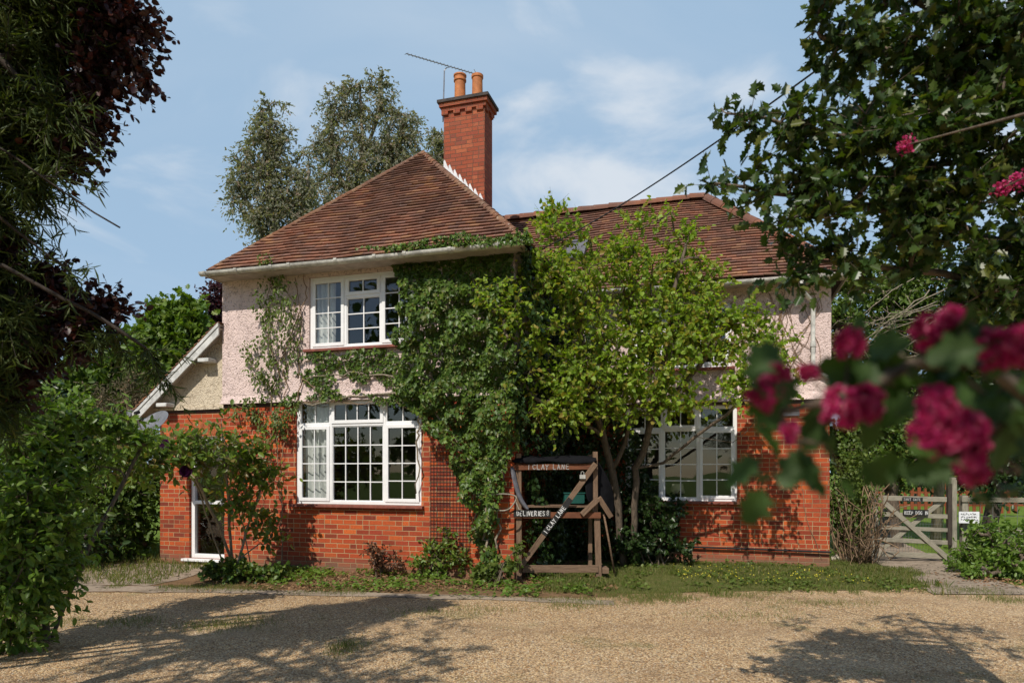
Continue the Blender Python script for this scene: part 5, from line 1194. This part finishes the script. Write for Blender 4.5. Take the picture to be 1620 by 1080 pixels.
bgt('far_tree', 'shaded tree standing beyond the lawn behind the gate', (1450, 33), [(1400, 690, 33, 45), (1460, 700, 33, 50), (1520, 690, 33, 50), (1560, 720, 33, 40), (1360, 720, 33, 40), (1480, 740, 33, 30), (1420, 745, 33, 26), (1600, 740, 33, 50)], 330, ('bark_dark', 'l_ivydark'), 71, .35, 'oval', 4, 7, .9)
# pale dead branches in the hedge
rng = RN(73); root = empty('dead_branches', tuple(g0(1400, 14.4)), 0, 'pale leafless branches arching out of the hedge beyond the downpipe', 'branches'); mb = MB()
for i in range(16):
    a = at(1480 + rng.normal() * 20, 500 + rng.normal() * 45, 14.6); e_ = at(1320 + rng.random() * 90, 470 + rng.random() * 130, 13.6); m_ = (a + e_) / 2 + np.array([0, 0, .25 * rng.normal() + .1]); P_ = [(1 - t) ** 2 * a + 2 * t * (1 - t) * m_ + t * t * e_ + rng.normal(size=3) * .02 for t in np.linspace(0, 1, 9)]
    mb.tube([tuple(p) for p in P_], [.016 - .0014 * j for j in range(9)], 5)
    for _ in range(5):
        j = int(rng.integers(3, 9)); q = P_[j] + np.array([-.25 * rng.random(), rng.normal() * .1, rng.normal() * .22]); mb.tube([tuple(P_[j]), tuple((P_[j] + q) / 2 + rng.normal(size=3) * .02), tuple(q)], .005, 4)
tr_ = [g0(1480, 14.6), at(1490, 700, 14.6), at(1480, 500, 14.6)]; mb.tube([tuple(p) for p in tr_], [.12, .09, .05], 7)
mb.build('branches', 'bark_pale', root, smooth=True, off=tuple(root.location))
# dry creeper stump at the house corner
rng = RN(75); root = empty('dry_creeper', tuple(g0(1350, 11.7)), 0, 'tangle of dry brown creeper stems at the right corner of the house', 'creeper'); mb = MB()
for i in range(90):
    a = at(1335 + rng.random() * 45, 888, 11.7); a[2] = 0; a[1] += rng.normal() * .12; x = a.copy(); P_ = [x.copy()]; d = np.array([rng.normal() * .4, rng.normal() * .2, 1.0])
    for _ in range(7): d = unit(d + rng.normal(size=3) * .42 + np.array([0, 0, .18])); x = x + d * (.12 + .2 * rng.random()); x[2] = max(x[2], .03); x[0] += (a[0] - x[0]) * .25; P_.append(x.copy())
    mb.tube([tuple(p) for p in P_], .0075 * (.5 + rng.random()), 4)
mb.build('stems', 'vine', root, smooth=True, off=tuple(root.location))
P_ = np.array([at(1355, 770, 11.7)]) + rng.normal(size=(1500, 3)) * np.array([.17, .14, .42]); P_ = P_[P_[:, 2] > .05]; k = len(P_)
leafmesh('leaves', P_, rdir(rng, k) + np.array([0, 0, -.5]), rdir(rng, k) + DN * .6, .055, 'ivy', 'l_climb', root, off=tuple(root.location), rng=rng)

# ------------------------------------------------------------------ holly, upper right
rng = RN(81)
hb = np.array([3.0, 3.4, 0.])
stems = [[hb, np.array([2.95, 3.4, 1.5]), np.array([2.85, 3.35, 3.2]), np.array([2.7, 3.3, 5.2])]]
for (px, py, Y) in [(1130, 290, 3.0), (1150, 180, 3.0), (1290, 190, 3.0), (1240, 400, 3.1), (1300, 60, 3.1), (1450, 0, 3.1), (1500, 450, 3.2), (1400, 520, 3.3)]:
    e_ = at(px, py, Y); s_ = np.array([2.88, 3.36, min(4.8, max(1.3, e_[2] - .35))]); stems.append([s_, s_ * .55 + e_ * .45 + np.array([0, 0, .12]), e_])
spec = [(1500, 110, 3.1, 110), (1400, 220, 3.0, 85), (1580, 280, 3.0, 130), (1310, 320, 3.0, 60), (1265, 210, 3.0, 38), (1450, 360, 3.1, 100), (1340, 410, 3.1, 45), (1185, 195, 3.0, 24), (1145, 165, 3.0, 18), (1125, 295, 3.0, 20), (1165, 310, 3.0, 20), (1200, 300, 3.0, 22), (1180, 350, 3.0, 18), (1580, 440, 3.1, 90), (1360, 90, 3.1, 60), (1300, 40, 3.1, 35), (1250, 15, 3.1, 20), (1590, 60, 3.0, 110), (1268, 390, 3.1, 32), (1275, 430, 3.1, 18), (1330, 470, 3.1, 16), (1255, 320, 3.0, 28), (1310, 370, 3.1, 32), (1245, 350, 3.05, 28), (1225, 300, 3.0, 22), (1250, 430, 3.1, 18), (1215, 250, 3.0, 14), (1290, 120, 3.1, 24), (1300, 170, 3.1, 26), (1350, 250, 3.0, 36), (1225, 120, 3.0, 16), (1290, 260, 3.0, 28), (1190, 270, 3.0, 18), (1450, -60, 3.1, 110), (1650, 150, 3.0, 150), (1650, 450, 3.2, 110), (1480, 250, 3.0, 90), (1600, 560, 3.4, 60)]
ex = np.array([2.0, 2.7, 4.3]) + rdir(rng, 110) * (rng.random(110) ** .4)[:, None] * np.array([1.3, .9, .9])
tree('holly_tree', 'glossy dark holly with spiny leaves reaching over the right side', 'tree', stems, spec, 500, ('bark', 'l_holly'), rng, 'holly', .054, 4, 6, .13, rmin=.0035, rpow=.45, seg=.13, droop=.1, up=.4, squash=.8, extra=ex, shell=.5, curl=.5, lw=1.05, rmax=.09, tipbias=.25, spread=1.0)

# ------------------------------------------------------------------ hawthorn in flower, close to the camera
rng = RN(91)
hw = np.array([1.25, .95, 0.]); root = empty('flowering_hawthorn', tuple(hw), 0, 'deep pink hawthorn blossom on leafy twigs close to the camera', 'hawthorn')
cl = [(1343, 543, .50, 22), (1212, 618, .50, 30), (1228, 598, .50, 20), (1280, 590, .52, 9), (1470, 530, .52, 34), (1505, 515, .50, 30), (1570, 552, .48, 36), (1610, 548, .48, 34), (1330, 645, .50, 36), (1368, 640, .50, 30), (1250, 685, .50, 14), (1475, 650, .47, 42), (1520, 690, .47, 44), (1470, 690, .47, 34), (1532, 738, .47, 30)]
st = [[hw, np.array([1.2, .9, .8]), np.array([.95, .75, 1.45]), at(1700, 640, .56)], [at(1700, 640, .56), at(1560, 600, .54), at(1450, 590, .53), at(1350, 610, .52), at(1240, 650, .52)], [at(1700, 640, .56), at(1600, 680, .5), at(1500, 700, .5)]]
at_c = np.array([at(c[0], c[1], c[2] + .015) for c in cl])
lc = [(1225, 740, .52), (1250, 770, .53), (1215, 660, .52), (1300, 650, .53), (1290, 700, .52), (1420, 655, .50), (1440, 600, .52), (1560, 620, .52), (1570, 700, .52), (1610, 740, .52), (1600, 640, .50), (1400, 590, .54), (1340, 590, .53), (1560, 590, .53), (1420, 560, .54), (1530, 600, .5), (1610, 590, .55), (1330, 745, .54), (1590, 790, .55), (1380, 570, .56), (1450, 720, .56), (1480, 600, .56), (1600, 690, .58), (1540, 640, .56), (1590, 620, .57), (1620, 660, .5), (1570, 740, .56), (1430, 620, .55), (1370, 610, .56), (1610, 790, .55), (1550, 670, .58), (1460, 560, .57), (1590, 580, .58)]
at_l = np.array([at(*c) for c in lc])
shade_crown = np.array([.25, -.35, 2.55]) + rdir(rng, 420) * (rng.random(420) ** .4)[:, None] * np.array([.85, .7, .3])  # unseen crown overhead, added to shade the blossom spray
st.append([np.array([1.2, .9, .8]), np.array([1.1, .5, 1.9]), np.array([.7, 0, 2.4]), np.array([.2, -.4, 2.6])])
mb, sh = grow(st, np.vstack([at_c, at_l, shade_crown]), rng, .0012, .45, .03, .1, rmax=.03)
mb.build('branches', 'bark', root, smooth=True, off=hw)
P_, A_, N_ = [], [], []
for p in list(at_l) + list(at_c):
    for _ in range(2):
        P_.append(p + rng.normal(size=3) * .008); A_.append(np.array([rng.normal() * .8, rng.normal() * .3, rng.normal() * .7 - .3])); N_.append(np.array([rng.normal() * .5, -1, rng.normal() * .6 + .6]))
for p in shade_crown:
    for _ in range(9): P_.append(p + rng.normal(size=3) * .06); A_.append(rng.normal(size=3)); N_.append(np.array([rng.normal() * .5, rng.normal() * .5, 1]))
leafmesh('leaves', np.array(P_), np.array(A_), np.array(N_), .029 * (.7 + .6 * rng.random(len(P_))), 'haw', 'l_haw', root, off=hw, curl=.3, rng=rng)
for c, (px, py, Y, rp_) in zip(at_c, cl):
    R_ = rp_ / FPX * Y * .9; P_, A_, N_ = [], [], []
    for _ in range(int(38 * (rp_ / 30) ** 1.6) + 6):
        d = rdir(rng, 1)[0]; d[1] = -abs(d[1]) * .8 + .1; fc = c + d * R_ * (.25 + .72 * rng.random() ** .6); dn = unit(d + np.array([0, -.3, .2]))
        t1 = unit(np.cross(dn, rdir(rng, 1)[0])); t2 = np.cross(dn, t1)
        for layer in (0, 1):
            for i in range(5):
                a = 6.283 * i / 5 + layer * .6; q = t1 * math.cos(a) + t2 * math.sin(a); P_.append(fc + dn * layer * .0008); A_.append(q * (1 - .35 * layer) + dn * (.25 + .5 * layer)); N_.append(dn)
    leafmesh('blossom_cluster', np.array(P_), np.array(A_), np.array(N_), .0052, 'petal', 'blossom', root, off=hw, curl=-.5, width=1.1, rng=rng)
for k_i, (px, py, Y) in enumerate([(1432, 230, 2.75), (1585, 298, 2.7), (1612, 285, 2.7)]):
    c = at(px, py, Y); P_ = c + rng.normal(size=(120, 3)) * .014
    leafmesh('blossom_cluster', P_, rdir(rng, 120), rdir(rng, 120) + np.array([0, -1, .3]), .012, 'petal', 'blossom', root, off=hw, rng=rng)
    mb = MB(); e_ = np.array([1.9, 1.6, 2.4]); mb.tube([tuple(e_), tuple((e_ + c) / 2 + np.array([0, 0, .1])), tuple(c)], [.01, .006, .003], 5); mb.build('twig', 'bark', root, off=hw)
mb = MB(); e_ = np.array([1.9, 1.6, 2.4]); mb.tube([(1.2, .9, .8), (1.5, 1.2, 1.6), tuple(e_)], [.02, .015, .011], 6); mb.build('limb', 'bark', root, off=hw)

# ------------------------------------------------------------------ grass, litter, weeds
def blades(name, P_, h_, rng, mat='grass', w_=1.0, lean=.5, **kw):
    n = len(P_); ax = np.array([0, 0, 1.]) + rdir(rng, n) * lean * np.array([1, 1, .2]); o = leafmesh(name, P_, ax, rdir(rng, n) + np.array([0, -.5, 0]), h_ * (.5 + rng.random(n)), 'blade', mat, None, curl=.7, width=w_, fold=0, rng=rng)
    tag(o, kind='stuff', **kw); return o
rng = RN(101)
vp = [(.25, 9.15), (.95, 8.8), (1.6, 8.4), (3.2, 8.6), (5.0, 8.8), (5.65, 9.0), (6.35, 12.0), (2.5, 13.2), (.4, 10.0)]
n = 80000; x = rng.random(n) * 6.5; y = 8.0 + rng.random(n) * 4.7; k = inpoly(x + (vnoise(x, y, 3, 1) - .5) * .5 + rng.normal(size=n) * .07, y + (vnoise(x, y, 2, 2) - .5) * .8 + rng.normal(size=n) * .12, vp) & (vnoise(x, y, 2.2, 7) * .6 + vnoise(x, y, 7, 17) * .4 > .33); x, y = x[k], y[k]
hh = .022 + .07 * vnoise(x, y, 1.6, 44) ** 1.5 + .05 * (x > 5) * (y < 9.6)
blades('grass', np.stack([x, y, np.full(len(x), .006)], -1), hh, rng, w_=1.0, label='rough short grass between the drive and the right wing', cat='grass')
P_ = []
for (px, py, rp, nn) in [(545, 1025, 30, 500), (385, 985, 60, 500), (330, 992, 70, 500), (200, 985, 60, 400), (905, 958, 60, 500), (1010, 945, 90, 900), (660, 970, 60, 200), (760, 965, 60, 250), (1180, 975, 120, 400), (1300, 955, 110, 500), (1540, 935, 50, 600), (60, 985, 90, 700), (1590, 950, 50, 600)]:
    Y = 1.58 * FPX / (py - 745); c = at(px, py, Y); q = c + rng.normal(size=(nn, 3)) * np.array([rp / FPX * Y * .5, .16, 0]); q[:, 2] = .003; P_.append(q)
blades('grass', np.vstack(P_), .035, rng, label='thin tufts of grass coming up through the gravel', cat='grass')
n = 9000; x = -9 + rng.random(n) * 4; y = 9.5 + rng.random(n) * 5
blades('grass', np.stack([x, y, np.full(n, -.015)], -1), .09, rng, label='longer grass beside the lean-to on the left', cat='grass')
n = 5200; x = -4.2 + rng.random(n) * 5.6; y = 8.9 + rng.random(n) * 2.2; k = vnoise(x, y, 2.5, 6) > .38; P_ = np.stack([x[k], y[k], .012 + rng.random(k.sum()) * .03], -1); P_ = P_[(P_[:, 1] < HO[1] - (P_[:, 0] - HO[0]) * sT / cT - .02) | (P_[:, 0] > .1)]
o = leafmesh('leaf_litter', P_, rdir(rng, len(P_)) * np.array([1, 1, .25]), rdir(rng, len(P_)) * .5 + np.array([0, 0, 1]), .045, 'oval', 'litter', None, rng=rng); tag(o, 'dry fallen leaves strewn over the bed along the wall', 'leaves', kind='stuff')
P_ = np.stack([6.0 + rng.normal(size=500) * .35, 9.7 + rng.normal(size=500) * .5, np.full(500, .02)], -1)
P_ = np.stack([7.0 + rng.normal(size=400) * .3, 9.9 + rng.normal(size=400) * .35, np.full(400, .02)], -1)
o = leafmesh('leaf_litter', P_, rdir(rng, 400) * np.array([1, 1, .25]), rdir(rng, 400) * .5 + np.array([0, 0, 1]), .05, 'oval', 'litter', None, rng=rng); tag(o, 'orange brown leaves gathered beside the slab path', 'leaves', kind='stuff')
n = 260; x = 2.4 + rng.random(n) * 2.6; y = 9.3 + rng.random(n) * 1.6
o = leafmesh('yellow_flowers', np.stack([x, y, .05 + rng.random(n) * .06], -1), rdir(rng, n), rdir(rng, n) + np.array([0, 0, 1]), .016, 'petal', 'buttercup', None, rng=rng); tag(o, 'tiny yellow flowers dotted through the rough grass', 'flowers', kind='stuff')
n = 4200; x = .4 + rng.random(n) * 5.2; y = 8.9 + rng.random(n) * 3; k = vnoise(x, y, 3.5, 61) > .55
o = leafmesh('ground_weeds', np.stack([x[k], y[k], .02 + .05 * rng.random(k.sum())], -1), rdir(rng, k.sum()) * np.array([1, 1, .4]), rdir(rng, k.sum()) * .4 + np.array([0, 0, 1]), .05, 'heart', 'l_climb', None, rng=rng); tag(o, 'low broad leaved weeds scattered in the rough grass', 'weeds', kind='stuff')
# loose stones standing proud of the gravel
rng = RN(111); n = 26000; x = -6 + rng.random(n) * 12; y = 4.4 + (rng.random(n) ** 1.5) * 4.3
T = np.array([(1, 0, 0), (0, 1, 0), (-1, 0, 0), (0, -1, 0), (0, 0, .8), (0, 0, -.8)]); F = np.array([(0, 1, 4), (1, 2, 4), (2, 3, 4), (3, 0, 4), (1, 0, 5), (2, 1, 5), (3, 2, 5), (0, 3, 5)])
s_ = (.004 + .006 * rng.random(n) ** 2); A_ = rng.random(n) * 6.28; sc = np.stack([s_ * (.8 + .6 * rng.random(n)), s_ * (.7 + .5 * rng.random(n)), s_ * (.6 + .3 * rng.random(n))], -1)
V_ = T[None] * sc[:, None, :] * (.8 + .4 * rng.random((n, 6, 1))); ca, sa = np.cos(A_)[:, None], np.sin(A_)[:, None]
V_ = np.stack([V_[:, :, 0] * ca - V_[:, :, 1] * sa, V_[:, :, 0] * sa + V_[:, :, 1] * ca, V_[:, :, 2]], -1) + np.stack([x, y, s_ * .35], -1)[:, None, :]
me = bpy.data.meshes.new('loose_gravel'); me.vertices.add(n * 6); me.vertices.foreach_set('co', V_.astype(np.float32).ravel()); idx = (np.arange(n)[:, None, None] * 6 + F[None]).ravel()
me.loops.add(len(idx)); me.loops.foreach_set('vertex_index', idx.astype(np.int32)); me.polygons.add(n * 8); me.polygons.foreach_set('loop_start', (np.arange(n * 8) * 3).astype(np.int32)); me.polygons.foreach_set('loop_total', np.full(n * 8, 3, np.int32)); me.update(calc_edges=True)
a = me.attributes.new('rnd', 'FLOAT', 'FACE'); a.data.foreach_set('value', np.repeat(rng.random(n), 8).astype(np.float32))
me.materials.append(leafmat('stone_colours', [(.22, .13, .06), (.45, .30, .16), (.60, .45, .28), (.38, .22, .11), (.68, .58, .44), (.30, .25, .20)], .7, 0.0)); o = bpy.data.objects.new('loose_gravel', me); C.objects.link(o); tag(o, 'loose pebbles lying on the gravel drive', 'gravel', kind='stuff')

# ------------------------------------------------------------------ woodland behind the camera, mirrored in the panes
rng = RN(121)
for i, (x, y, r_, lab) in enumerate([(-9, -13, 3.4, 'broad tree across the drive behind the left windows reflection'), (-2, -17, 3.2, 'broad tree straight across the drive'), (6, -22, 2.8, 'lower tree across the drive on the right'), (-15, -6, 3.6, 'broad tree at the far left of the drive'), (14, -18, 3.0, 'broad tree at the right beyond the drive')]):
    hz = (7.2, 6.8, 2.6, 7, 3)[i]; b0 = np.array([x, y, 0.]); ex = np.array([x, y, hz]) + rdir(rng, 130) * (rng.random(130) ** .4)[:, None] * np.array([r_, r_, hz * .75])
    tree('woodland_tree', lab, 'tree', [[b0, b0 + np.array([.1, 0, hz * .5]), b0 + np.array([0, .2, hz])]], [(0, 0, 0, 0)], 0, ('bark', 'l_far'), rng, 'oval', .42, 4, 7, .9, 'trees across the drive', rmin=.02, seg=.8, dtw=False, extra=ex)

# low weeds and seedlings along the foot of the house and over the path edge
rng = RN(131); n = 5200; x = -4.4 + rng.random(n) * 5.4; wy = HO[1] - (x - HO[0]) * sT / cT; y = wy - .06 - (rng.random(n) ** 1.4) * 1.5; k = (vnoise(x, y, 1.9, 71) * .6 + vnoise(x, y, 6, 72) * .4 > .50) & (y > 8.5)
x, y = x[k], y[k]; n = len(x)
o = leafmesh('ground_weeds', np.stack([x, y, .02 + .07 * rng.random(n)], -1), rdir(rng, n) * np.array([1, 1, .5]), rdir(rng, n) * .5 + np.array([0, 0, 1]), .045 * (.6 + .8 * rng.random(n)), 'heart', 'l_shrub', None, rng=rng); tag(o, 'low green weeds in the bed along the brick wall', 'weeds', kind='stuff')
n = 9000; x = -5.5 + rng.random(n) * 7.2; y = 8.86 - (x + 1.2) * .13 + rng.normal(size=n) * .16 - (x > .2) * (x - .2) * .15; k = vnoise(x, y, 2.4, 81) > .50; x, y = x[k], y[k]
blades('grass', np.stack([x, y, np.full(len(x), .004)], -1), .035, rng, label='sparse grass along the edge of the paved strip', cat='grass')
